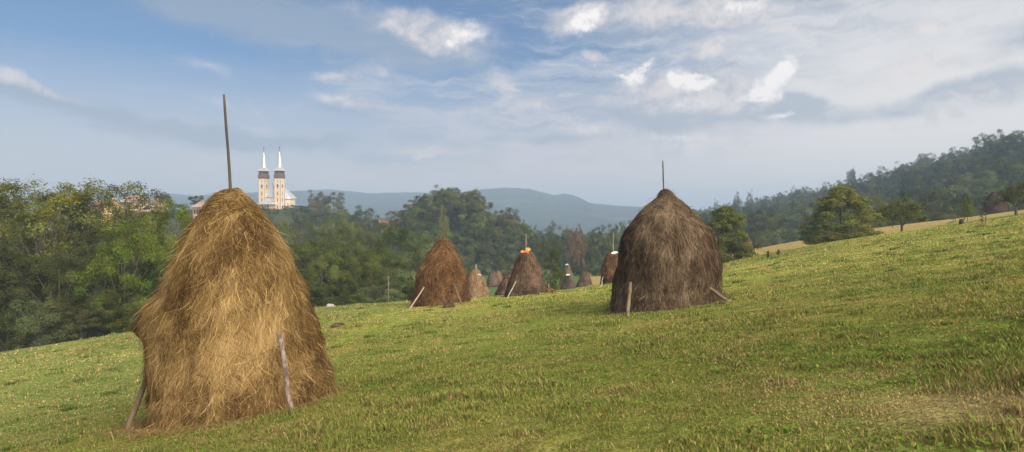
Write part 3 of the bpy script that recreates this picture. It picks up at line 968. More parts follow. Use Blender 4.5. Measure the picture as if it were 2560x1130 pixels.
big_out = [(471, 572, 590), (478, 550, 603), (490, 532, 619), (512, 510, 640), (548, 490, 668), (586, 467, 696), (620, 450, 718), (656, 431, 739), (718, 404, 769), (773, 383, 788), (806, 374, 797), (850, 376, 809), (900, 380, 823), (960, 386, 836), (1000, 389, 842), (1030, 389, 845)]
haystack('large golden haystack in the foreground with a tall bare pole and ragged overhang', 595, 13.5, big_out, GOLD, 185000, .0060, .38, 21, wild=15., flare=(1.66, 2.35, .29),
         pole=[(576, 476, .030), (574, 430, .030), (570, 370, .028), (566, 320, .026), (562, 270, .024), (560, 236, .018)])
prop_pole((320, 1070), (373, 926), 12.9, .062, .05, BROWNWOOD, 'straight brown prop leaning on the left side of the golden haystack', .012, Dfoot=12.9)
prop_pole((733, 1027), (697, 836), 11.95, .040, .050, BIRCHWOOD, 'crooked mottled bark prop on the right front of the golden haystack', .03, Dfoot=11.75)

dome_out = [(472, 1658, 1668), (477, 1650, 1676), (484, 1645, 1683), (494, 1643, 1690), (514, 1617, 1718), (540, 1591, 1742), (570, 1565, 1771), (599, 1549, 1788), (633, 1545, 1796), (670, 1539, 1799), (714, 1530, 1800), (750, 1526, 1799), (768, 1525, 1798)]
haystack('domed dark brown haystack with small knob top and short pole, right of centre', 1665, 25, dome_out, BRN, 95000, .0098, .46, 33, pole=[(1659, 474, .026), (1658, 440, .025), (1657, 402, .021)], wild=13.)
prop_pole((1569, 777), (1576, 706), 23.1, .07, .06, BROWNWOOD, 'short upright prop at the left front of the domed haystack', .01, Dfoot=22.5)
prop_pole((1821, 766), (1762, 712), 23.6, .065, .06, BROWNWOOD, 'slanting prop sticking out right of the domed haystack', .008, Dfoot=22.9)

h3 = [(596, 1103, 1114), (600, 1090, 1122), (612, 1084, 1130), (625, 1076, 1137), (650, 1060, 1153), (672, 1047, 1163), (690, 1042, 1168), (711, 1039, 1170), (740, 1036, 1173), (764, 1034, 1175)]
haystack('reddish brown haystack with three props left of centre', 1106, 40, h3, RED, 36000, .021, .55, 41, pole=[(1109, 598, .045), (1110, 575, .04), (1109, 545, .03), (1110, 520, .015)], wild=22.)
prop_pole((1023, 766), (1060, 718), 38.1, .048, .04, PALEWOOD, 'pale prop slanting out left of the reddish brown haystack', .01, Dfoot=37.2)
prop_pole((1155, 753), (1134, 708), 38.3, .048, .042, BROWNWOOD, 'dark prop on the right front of the reddish brown haystack', .01, Dfoot=37.3)
prop_pole((1181, 748), (1167, 731), 40, .05, .045, POLE, 'short dark prop at the right foot of the reddish brown haystack', .01)


def bell(axis, top, base, hw, e=.62, knob=.1):
    rows = []; lean = random.uniform(-.14, .14) * hw; fat = random.uniform(-.05, .05)
    for f in (0, .03, .08, .16, .28, .42, .56, .7, .85, 1.0):
        w = hw * (knob + (1 - knob) * min(1, (f / .86)) ** e) if f > 0 else hw * .05
        rows.append((top + (base - top) * f, axis + lean * (1 - f) - w * (1 + fat), axis + lean * (1 - f) + w * (1 - fat)))
    return rows


haystack('dark haystack draped with a torn orange sheet near the centre', 1313, 49, bell(1313, 627, 748, 52, .66, .16), GRY, 24000, .026, .6, 51, pole=[(1314, 632, .032), (1315, 610, .028), (1315, 584, .02)], polemat=PALEWOOD, wild=8.)
prop_pole((1269, 743), (1290, 703), 47.3, .045, .04, PALEWOOD, 'pale prop on the left of the haystack with orange sheet', .01, Dfoot=46.4)
haystack('grey haystack half hidden behind the one with the orange sheet', 1272, 64, bell(1272, 682, 752, 34, .6), GRY, 8000, .035, .6, 52, wild=10.)
haystack('light brown haystack with a peaked cap right behind the reddish one', 1192, 76, bell(1192, 673, 746, 34, .8, .25), [(.10, .06, .035), (.25, .16, .085), (.38, .27, .16)], 9000, .04, .6, 53, pole=[(1190, 676, .06), (1190, 660, .05)], polemat=PALEWOOD)
haystack('small far grey haystack in the valley field, left of a pair', 1234, 140, bell(1234, 675, 716, 19, .7), GRY, 4000, .06, .8, 54, pole=[(1233, 676, .05), (1233, 668, .04)], group='far haystacks in the valley')
haystack('small far tan haystack in the valley field, right of a pair', 1246, 146, bell(1246, 677, 715, 16, .7), [(.10, .06, .035), (.26, .165, .09), (.38, .27, .16)], 4000, .06, .8, 55, group='far haystacks in the valley')
haystack('small dark purple-brown haystack with white tip in the valley', 1420, 104, bell(1420, 686, 727, 20, .66), [(.045, .03, .027), (.105, .07, .06), (.18, .13, .11)], 4000, .05, .7, 56, group='far haystacks in the valley')
haystack('small brown haystack beside the white-tipped one in the valley', 1461, 107, bell(1461, 676, 724, 21, .66), GRY, 4000, .05, .7, 57, pole=[(1461, 678, .05), (1461, 665, .04)], group='far haystacks in the valley')
haystack('faded olive haystack behind the dark young tree', 1417, 128, bell(1417, 660, 712, 19, .7), [(.07, .06, .03), (.17, .14, .07), (.26, .22, .12)], 4000, .05, .7, 58, pole=[(1417, 662, .06), (1417, 628, .03)], group='far haystacks in the valley')
haystack('two-tone haystack, golden above and dark below, behind the domed one', 1529, 63, [(629, 1525, 1533), (633, 1519, 1540), (645, 1512, 1548), (660, 1507, 1553), (678, 1504, 1556), (684, 1503, 1557), (688, 1505, 1555), (705, 1503, 1557), (724, 1500, 1560)],
         RED, 9000, .034, .6, 59, pole=[(1533, 632, .036), (1533, 580, .022)], polemat=PALEWOOD, two=(.58, (.33, .30, .35)))
prop_pole((1498, 722), (1509, 691), 61.2, .055, .045, PALEWOOD, 'pale prop on the left of the two-tone haystack', .01)
haystack('tan haystack by the dry field beyond the bushy tree', 1862, 131, bell(1862, 584, 624, 21, .6), GRY, 4000, .06, .8, 60, group='far haystacks in the valley')
haystack('dark purplish haystack near the orchard tree at the right edge', 2489, 112, bell(2489, 479, 535, 37, .55), [(.04, .027, .022), (.085, .058, .045), (.14, .10, .08)], 6000, .06, .8, 61)
haystack('low heap of leftover hay with a stake beside the dark young tree', 1373, 51, [(720, 1368, 1378), (724, 1362, 1386), (732, 1355, 1394), (742, 1348, 1402)], RED, 3000, .03, .5, 62, pole=[(1372, 724, .035), (1372, 708, .03)], polemat=PALEWOOD)
p = hit(845, 818)
haystack('small brown clump of hay lying on the grass right of the golden haystack', 845, p[1], [(807, 841, 850), (810, 834, 857), (816, 829, 862), (824, 827, 865)], BRN, 2500, .015, .22, 63, wild=45., group='hay scraps on the meadow')
p = hit(1120, 756)
haystack('small dark clump of hay on the grass before the reddish haystack', 1120, 36.5, [(754, 1115, 1128), (758, 1110, 1134), (766, 1108, 1138)], BRN, 1500, .02, .25, 64, wild=45., group='hay scraps on the meadow')


def sheet(name, label, pts_list, mat, cat='plastic sheet'):
    mb = MB()
    c0 = None
    for (strip, D) in pts_list:
        if c0 is None: c0 = uz(strip[0][0][0], strip[0][0][1], D)
        top = []; bot = []
        for i, (a, b) in enumerate(strip):
            dd = D + random.uniform(-.12, .12)
            top.append(uz(a[0], a[1], dd) - c0); bot.append(uz(b[0], b[1], dd - .15 + random.uniform(-.08, .08)) - c0)
        vs = []; n = len(strip)
        for off in (0, .02):
            for q in range(n): vs.append(top[q] + np.array([0, off, 0])); vs.append(bot[q] + np.array([0, off, 0]))
        fs = []
        for q in range(n - 1):
            fs.append((2 * q, 2 * q + 1, 2 * q + 3, 2 * q + 2)); o = 2 * n
            fs.append((o + 2 * q, o + 2 * q + 2, o + 2 * q + 3, o + 2 * q + 1))
            fs.append((2 * q, 2 * q + 2, o + 2 * q + 2, o + 2 * q)); fs.append((2 * q + 1, o + 2 * q + 1, o + 2 * q + 3, 2 * q + 3))
        mb.add(vs, fs)
    tag(mb.build(name, mat, None, False, loc=c0), label, cat)


ORANGE = mat_plain('orange_plastic', (.60, .16, .015), (.72, .27, .06), 4, .45)
WHITEP = mat_plain('white_plastic', (.50, .50, .50), (.64, .64, .65), 4, .4)
sheet('plastic_sheet', 'torn orange plastic sheet on the tip of the dark haystack', [
    ([((1301, 629), (1304, 632)), ((1306, 625), (1309, 631)), ((1311, 626), (1315, 631)), ((1316, 628), (1319, 633)), ((1320, 626), (1323, 634))], 47.9),
    ([((1314, 620), (1316, 628)), ((1319, 619), (1320, 629)), ((1322, 619), (1325, 626)), ((1327, 622), (1327, 623))], 47.8)], ORANGE)
sheet('plastic_sheet', 'white plastic scrap on the tip of the two-tone haystack', [([((1528, 632), (1530, 635)), ((1534, 629), (1536, 634)), ((1540, 628), (1543, 633)), ((1545, 630), (1546, 634))], 61.8)], WHITEP)
sheet('plastic_sheet', 'white scrap on the tip of the small purple-brown haystack', [([((1414, 687), (1416, 689)), ((1418, 685), (1420, 688)), ((1424, 685), (1425, 688))], 103.2)], WHITEP)
sheet('plastic_sheet', 'pale wrap below the cap of the light brown haystack', [([((1194, 686), (1196, 688)), ((1198, 684), (1200, 687)), ((1202, 687), (1202, 689))], 74.6)], WHITEP)
sheet('plastic_sheet', 'white scrap on the tip of the faded olive haystack', [([((1413, 661), (1414, 663)), ((1417, 660), (1418, 662)), ((1421, 660), (1421, 662))], 127)], WHITEP)

# ------------------------------------------------------------------ small things on the meadow
def stake(px, py, top, r, mat, label):
    p = hit(px, py, 10, 160); k = p[1] / F
    mb = MB(); h = (py - top) * k
    mb.tube([(0, 0, -.2), (.01, 0, h * .5), (-.02, 0, h)], [r, r * .9, r * .7], 6)
    tag(mb.build('stake', mat, None, True, loc=p), label, 'stake', 'stakes along the meadow edge')


stake(832, 763, 737, .022, PALEWOOD, 'thin stake standing in the small white heap')
stake(971, 758, 690, .022, PALEWOOD, 'tall thin pale stake in front of the willow shrub')
stake(2333, 540, 513, .04, PALEWOOD, 'pale post at the edge of the dry field before the dark tree')
stake(2231, 570, 560, .05, POLE, 'short dark post left of the leaning orchard tree')
p = hit(833, 768, 10, 100)
mb = MB()
r5 = random.Random(4)
for k in range(5):
    cx, cy_, s = r5.uniform(-.35, .35), r5.uniform(-.2, .2), r5.uniform(.14, .26)
    mb.rings([[(cx + math.cos(a) * s * q * r5.uniform(.8, 1.1), cy_ + math.sin(a) * s * q * r5.uniform(.8, 1.1), z * s) for a in [i * .785 for i in range(8)]] for q, z in ((1.1, -.3), (1, .4), (.6, .95), (.15, 1.15))])
tag(mb.build('stone_heap', mat_plain('pale_stone', (.20, .195, .19), (.38, .37, .36), 5, .8), None, True, loc=p), 'small whitish heap of stones at the meadow edge', 'stone heap')


def mound(px, py, w, h, c1, c2, label):
    p = hit(px, py, 20, 150); k = p[1] / F; w *= k; h *= k
    n = 24; rr = np.linspace(0, 1, 9)
    V = []
    for q in rr:
        for i in range(n):
            a = i / n * 6.283; x = math.cos(a) * q * w; y = math.sin(a) * q * w * .7
            z = gz(p[0] + x, p[1] + y) - p[2] + h * (1 - q * q) ** 1.2 * (.75 + .5 * vnoise(np.array([x * 4 + 50]), np.array([y * 4 + 50]))[0]) - .02
            V.append((x, y, z))
    mb = MB(); mb.add(V, [(i * n + j, i * n + (j + 1) % n, (i + 1) * n + (j + 1) % n, (i + 1) * n + j) for i in range(8) for j in range(n)])
    tag(mb.build('earth_mound', mat_plain('earth', c1, c2, 5, .95, None, .6), None, True, loc=p), label, 'mound', 'earth mounds round young trees')


mound(2380, 557, 17, 4, (.05, .075, .025), (.11, .12, .05), 'low grassy earth mound under the nearly bare young tree')
mound(2460, 561, 22, 4, (.12, .075, .04), (.20, .14, .07), 'brown earth ring under the thin staked young tree')
mound(2541, 549, 9, 3, (.10, .055, .035), (.16, .1, .06), 'small reddish earth mound at the foot of the right orchard tree')
mound(1980, 640, 7, 5, (.10, .07, .05), (.17, .12, .07), 'brown clod of earth at the lip of the meadow bank')
p = hit(2403, 562, 20, 150)
mb = MB(); mb.tube([(0, 0, -.1), (.02, 0, .2), (.05, .02, .42)], [.17, .15, .14], 9, jit=.3); mb.tube([(.1, 0, .3), (.28, 0, .5)], [.07, .04], 6)
tag(mb.build('tree_stump', mat_plain('charred_wood', (.02, .018, .018), (.05, .045, .042), 6, .9), None, True, loc=p), 'small blackish stump standing in the grass below the saplings', 'stump')

# ------------------------------------------------------------------ church
WALL = mat_plain('cream_plaster', (.60, .46, .31), (.66, .53, .385), .5, .85)
SILV = mat_plain('zinc_sheet', (.40, .42, .45), (.52, .54, .57), .7, .42, None, 0, .35)
DWOOD = mat_plain('dark_timber', (.10, .06, .05), (.15, .09, .075), 1.5, .8)
REDW = mat_plain('reddish_timber', (.28, .13, .09), (.36, .18, .12), 1.5, .8)
GLASS = mat_plain('dark_glass', (.03, .03, .035), (.05, .05, .06), 1, .3)
STONE = mat_plain('grey_stone', (.34, .31, .29), (.45, .42, .39), 1, .85)
IRON = mat_plain('dark_iron', (.05, .05, .055), (.09, .09, .1), 2, .5)


def church():
    D = 352; k = D / F
    p = uz(674.5, 530, D)
    root = link('church', None, None, p); root.rotation_euler = (0, 0, -math.radians(12.3))
    tag(root, 'cream twin-towered church with silver spires on the hill', 'church')
    def sq(cx, cy, h, z): return [(cx - h, cy - h, z), (cx + h, cy - h, z), (cx + h, cy + h, z), (cx - h, cy + h, z)]
    def cross(mb, cx, cy, z, h, w, t):
        mb.box(cx - t, cx + t, cy - t, cy + t, z, z + h); mb.box(cx - w, cx - t - .001, cy - t, cy + t, z + h * .58, z + h * .58 + 2 * t); mb.box(cx + t + .001, cx + w, cy - t, cy + t, z + h * .58, z + h * .58 + 2 * t)
    for cx in (-4.62, 4.62):
        cy = 1.65; h = 1.74
        mb = MB(); mb.rings([sq(cx, cy, h, -9), sq(cx, cy, h, 17.9)])
        mb.box(cx - h - .06, cx + h + .06, cy - h - .06, cy + h + .06, 7.9, 8.1)
        tw = mb.build('tower', WALL, root)
        for sx in (-1, 1):
            for sy in (-1, 1):
                m2 = MB(); x0 = cx + sx * h; y0 = cy + sy * h
                m2.box(x0 - .14, x0 + .14, y0 - .14, y0 + .14, -8, 7.85); m2.box(x0 - .14, x0 + .14, y0 - .14, y0 + .14, 8.15, 17.85); m2.build('corner_strip', STONE, tw)
        # window openings on the front and the right face
        def win(face, u, z0, z1, w):
            m3 = MB()
            if face == 0: m3.box(cx + u - w, cx + u + w, cy - h - .05, cy - h + .1, z0, z1)
            else: m3.box(cx + h - .1, cx + h + .05, cy + u - w, cy + u + w, z0, z1)
            return m3.build('window', GLASS, tw)
        for face in (0, 1):
            win(face, 0, 16.0, 16.6, .22); win(face, 0, 8.7, 10.7, .21); win(face, 0, 5.4, 7.4, .21); win(face, 0, 1.5, 3.4, .22)
            m3 = MB()
            if face == 0:
                m3.box(cx - .23, cx + .23, cy - h - .06, cy - h + .1, 12.4, 14.8); m3.box(cx - .68, cx - .232, cy - h - .06, cy - h + .1, 13.5, 13.98); m3.box(cx + .232, cx + .68, cy - h - .06, cy - h + .1, 13.5, 13.98)
            else:
                m3.box(cx + h - .1, cx + h + .06, cy - .23, cy + .23, 12.4, 14.8); m3.box(cx + h - .1, cx + h + .06, cy - .68, cy - .232, 13.5, 13.98); m3.box(cx + h - .1, cx + h + .06, cy + .232, cy + .68, 13.5, 13.98)
            m3.build('cross_window', GLASS, tw)
        mb = MB(); mb.rings([sq(cx, cy, 1.8, 17.7), sq(cx, cy, 2.12, 18.0), sq(cx, cy, 2.12, 19.75), sq(cx, cy, 1.98, 19.75), sq(cx, cy, 1.98, 18.2)], True, True); mb.build('balcony', DWOOD, tw)
        mb = MB()
        for q in range(5):
            u = -1.72 + q * .86
            for (x, y) in ((cx + u, cy - 1.72), (cx + u, cy + 1.72), (cx - 1.72, cy + u), (cx + 1.72, cy + u)):
                mb.box(x - .13, x + .13, y - .13, y + .13, 18.3, 21.25)
        mb.box(cx - 1.86, cx + 1.86, cy - 1.86, cy + 1.86, 21.3, 21.6)
        mb.build('belfry', DWOOD, tw)
        mb = MB(); mb.rings([sq(cx, cy, .95, 18.25), sq(cx, cy, .95, 21.28)]); mb.build('belfry_core', WALL, tw)
        mb = MB(); mb.rings([sq(cx, cy, 2.75, 21.55), sq(cx, cy, 2.78, 21.68), sq(cx, cy, 1.9, 22.7), sq(cx, cy, 1.05, 23.7)]); mb.build('skirt_roof', SILV, tw)
        mb = MB()
        mb.rings([[(cx + math.cos(a) * r, cy + math.sin(a) * r, z) for a in [math.radians(22.5 + 45 * q) for q in range(8)]] for r, z in ((1.45, 22.9), (1.25, 24.4), (.86, 27.6), (.42, 30.6), (.06, 32.3))]); mb.build('spire', SILV, tw)
        mb = MB(); mb.tube([(cx, cy, 32.1), (cx, cy, 32.5)], [.22, .2], 8); cross(mb, cx, cy, 32.4, 2.5, .62, .08); mb.build('spire_cross', IRON, tw)
    # nave
    mb = MB(); mb.rings([[(-4.2, 3.35, -9), (4.2, 3.35, -9), (4.2, 18, -9), (-4.2, 18, -9)], [(-4.2, 3.35, 8), (4.2, 3.35, 8), (4.2, 18, 8), (-4.2, 18, 8)]])
    mb.box(-2.9, 2.9, 1.2, 3.3, -9, 7.9)
    nave = mb.build('nave', WALL, root)
    mb = MB(); mb.add([(-4.8, .6, 7.95), (4.8, .6, 7.95), (4.8, 19, 7.95), (-4.8, 19, 7.95), (0, 2.4, 13.8), (0, 15, 13.8), (-4.8, .6, 7.8), (4.8, .6, 7.8), (4.8, 19, 7.8), (-4.8, 19, 7.8)],
                      [(0, 1, 4), (1, 2, 5, 4), (2, 3, 5), (3, 0, 4, 5), (6, 7, 1, 0), (7, 8, 2, 1), (8, 9, 3, 2), (9, 6, 0, 3), (9, 8, 7, 6)])
    rf = mb.build('roof', SILV, root)
    mb = MB(); cross(mb, 0, 2.7, 13.7, 2.0, .5, .07); mb.build('roof_cross', IRON, rf)
    # side apse
    def poly(cx, cy, r, z, n=8): return [(cx + math.cos(2 * math.pi * (q + .5) / n) * r, cy + math.sin(2 * math.pi * (q + .5) / n) * r, z) for q in range(n)]
    mb = MB(); mb.rings([poly(4.2, 9.0, 3.7, -9), poly(4.2, 9.0, 3.7, 7.1)]); ap = mb.build('apse', WALL, root)
    mb = MB(); mb.rings([poly(4.2, 9.0, 4.3, 6.95), poly(4.2, 9.0, 4.35, 7.1), poly(3.8, 9.0, 1.5, 10.4), poly(3.6, 9.0, .1, 12.0)]); mb.build('apse_roof', SILV, root)
    for q in range(8):
        a = 2 * math.pi * q / 8; rr = 3.7 * math.cos(math.pi / 8)
        mb = MB(); c, s = math.cos(a), math.sin(a)
        x0, y0 = 4.2 + c * (rr + .04), 9.0 + s * (rr + .04)
        tx, ty = -s * .24, c * .24
        mb.add([(x0 - tx, y0 - ty, 2.6), (x0 + tx, y0 + ty, 2.6), (x0 + tx, y0 + ty, 4.9), (x0 - tx, y0 - ty, 4.9)] + [(x0 - tx - c * .1, y0 - ty - s * .1, 2.6), (x0 + tx - c * .1, y0 + ty - s * .1, 2.6), (x0 + tx - c * .1, y0 + ty - s * .1, 4.9), (x0 - tx - c * .1, y0 - ty - s * .1, 4.9)],
               [(0, 1, 2, 3), (4, 7, 6, 5), (0, 4, 5, 1), (1, 5, 6, 2), (2, 6, 7, 3), (3, 7, 4, 0)])
        mb.build('window', GLASS, ap)
        a = 2 * math.pi * (q + .5) / 8; mb = MB(); x0, y0 = 4.2 + math.cos(a) * 3.74, 9.0 + math.sin(a) * 3.74
        mb.tube([(x0, y0, -8), (x0, y0, 6.9)], .16, 6); mb.build('corner_strip', STONE, ap)
    # crossing tower
    mb = MB(); mb.rings([sq(0, 9.2, 1.75, 7), sq(0, 9.2, 1.75, 17.3)]); ct = mb.build('crossing_tower', WALL, root)
    mb = MB(); mb.rings([sq(0, 9.2, 2.5, 17.2), sq(0, 9.2, 2.5, 17.35), sq(0, 9.2, 1.2, 18.9), sq(0, 9.2, .9, 20.5), sq(0, 9.2, .05, 27)]); mb.build('skirt_roof', SILV, ct)
    mb = MB(); cross(mb, 0, 9.2, 26.8, 2.2, .55, .07); mb.build('spire_cross', IRON, ct)
    mb = MB(); mb.box(1.7, 1.8, 8.95, 9.45, 13, 15.6); mb.build('window', GLASS, ct)
    # entrance porch with arcade
    x0, x1, y0, y1 = -4.2, 2.9, -4.6, -.1
    mb = MB(); mb.box(x0, x1, y0, y1, -9, -2.2)
    mb.box(x0, x1, y0, y1, 1.05, 1.3); mb.box(x0, x1, y0, y1, 3.55, 4.0); mb.box(x0 + .5, x1 - .5, -1.2, y1 - .01, -2.19, 1.04); mb.box(x0 + .5, x1 - .5, -1.2, y1 - .01, 1.31, 3.54)
    por = mb.build('porch', WALL, root)
    for lev, (za, zb) in enumerate(((-2.2, 1.04), (1.31, 3.54))):
        for q in range(5):
            xx = x0 + .2 + q * (x1 - x0 - .4) / 4
            mb = MB(); mb.box(xx - .17, xx + .17, y0 + .03, y0 + .37, za, zb); mb.build('column', WALL, por)
            if q < 4:
                wv = (x1 - x0 - .4) / 4; mb = MB()
                for j in range(8):     # arch spandrels
                    a0 = math.pi * j / 8; a1 = math.pi * (j + 1) / 8; R = wv / 2 - .18; xc = xx + wv / 2; zz = zb - R - .08
                    pts = [(xc + R * math.cos(a0), zz + R * math.sin(a0)), (xc + R * math.cos(a1), zz + R * math.sin(a1)), (xc + R * math.cos(a1), zb - .004), (xc + R * math.cos(a0), zb - .004)]
                    mb.add([(u, y0 + .08, w) for u, w in pts] + [(u, y0 + .3, w) for u, w in pts], [(0, 1, 2, 3), (7, 6, 5, 4), (0, 4, 5, 1)])
                mb.build('arch', WALL, por)
        for q in range(1, 3):
            yy = y0 + .2 + q * 1.7
            mb = MB(); mb.box(x1 - .37, x1 - .03, yy - .17, yy + .17, za, zb); mb.build('column', WALL, por)
    mb = MB(); mb.box(x0 - .05, x1 + .05, y0 - .1, y0 - .005, .95, 2.0); mb.box(x1 + .005, x1 + .1, y0, y1 - .1, .95, 2.0); mb.build('railing', REDW, por)
    mb = MB(); mb.add([(x0 - .8, y0 - .8, 4.0), (x1 + .8, y0 - .8, 4.0), (x1 + .8, y1 + 1, 4.0), (x0 - .8, y1 + 1, 4.0), (-2.0, -.5, 6.9), (.7, -.5, 6.9), (.7, 1, 6.9), (-2, 1, 6.9), (x0 - .8, y0 - .8, 3.85), (x1 + .8, y0 - .8, 3.85), (x1 + .8, y1 + 1, 3.85), (x0 - .8, y1 + 1, 3.85)],
                      [(0, 1, 5, 4), (1, 2, 6, 5), (2, 3, 7, 6), (3, 0, 4, 7), (4, 5, 6, 7), (8, 9, 1, 0), (9, 10, 2, 1), (10, 11, 3, 2), (11, 8, 0, 3), (11, 10, 9, 8)])
    mb.build('porch_roof', SILV, root)


church()


def house(px, py_eave, D, w, d, hw, hr, rot, wallm, roofm, label):
    p = uz(px, py_eave, D)
    root = link('house', None, None, (p[0], p[1], p[2] - hw)); root.rotation_euler = (0, 0, math.radians(rot)); tag(root, label, 'house', 'village houses among the trees')
    gb = gz(p[0], p[1]) - (p[2] - hw) - .6
    mb = MB(); mb.box(-w / 2, w / 2, -d / 2, d / 2, min(gb, hw - 2.4), hw)
    mb.add([(-w / 2, -d / 2, hw), (-w / 2, d / 2, hw), (-w / 2, 0, hw + hr), (w / 2, -d / 2, hw), (w / 2, d / 2, hw), (w / 2, 0, hw + hr)], [(0, 2, 1), (3, 4, 5)]); wl = mb.build('wall', wallm, root)
    mb = MB(); a = w / 2 + .4; b = d / 2 + .45; e = hr * .45 / (d / 2)
    vs = [(-a, -b, hw - e), (a, -b, hw - e), (a, 0, hw + hr), (-a, 0, hw + hr), (-a, b, hw - e), (a, b, hw - e)]
    vs += [(x, y, z + .18) for x, y, z in vs]
    mb.add(vs, [(6, 7, 8, 9), (9, 8, 11, 10), (3, 2, 1, 0), (4, 5, 2, 3), (0, 1, 7, 6), (5, 4, 10, 11), (1, 2, 8, 7), (2, 5, 11, 8), (3, 0, 6, 9), (4, 3, 9, 10)]); rf = mb.build('roof', roofm, root)
    mb = MB(); mb.box(w * .2, w * .2 + .6, .6, 1.2, hw + hr * .5, hw + hr + .7); mb.build('chimney', wallm, rf)
    for q in (-.28, .05, .32):
        mb = MB(); mb.box(q * w - .5, q * w + .5, -d / 2 - .05, -d / 2 + .1, hw - 2.2, hw - .9); mb.build('window', GLASS, root)


PINKR = mat_plain('pale_tile', (.38, .27, .225), (.46, .34, .29), 2, .85)
BRNR = mat_plain('brown_tile', (.20, .11, .085), (.27, .16, .12), 2, .85)
PINKW = mat_plain('pink_plaster', (.60, .42, .34), (.66, .48, .40), 1, .9)
ORW = mat_plain('ochre_plaster', (.58, .36, .15), (.64, .43, .2), 1, .9)
GREYR = mat_plain('grey_slate', (.25, .25, .26), (.34, .34, .35), 2, .8)
house(338, 505, 258, 8.5, 8, 4, 2.6, -28, PINKW, PINKR, 'house with pale pink tiled roof and gable on the left skyline')
house(375, 507, 240, 11, 6, 3, .9, 4, PINKW, BRNR, 'low house with brown roof right of the pink gable')
house(265, 520, 200, 6.5, 7, 4.5, 2.4, -20, ORW, BRNR, 'ochre house glimpsed through the olive trees')
house(512, 517, 205, 4.5, 5, 4, 1.5, -35, PINKW, PINKR, 'house with pale roof beside the left shoulder of the golden haystack')
house(972, 566, 225, 6, 6, 3, 1.9, 20, WALL, BRNR, 'cottage in the gap between church hill and wooded mound')

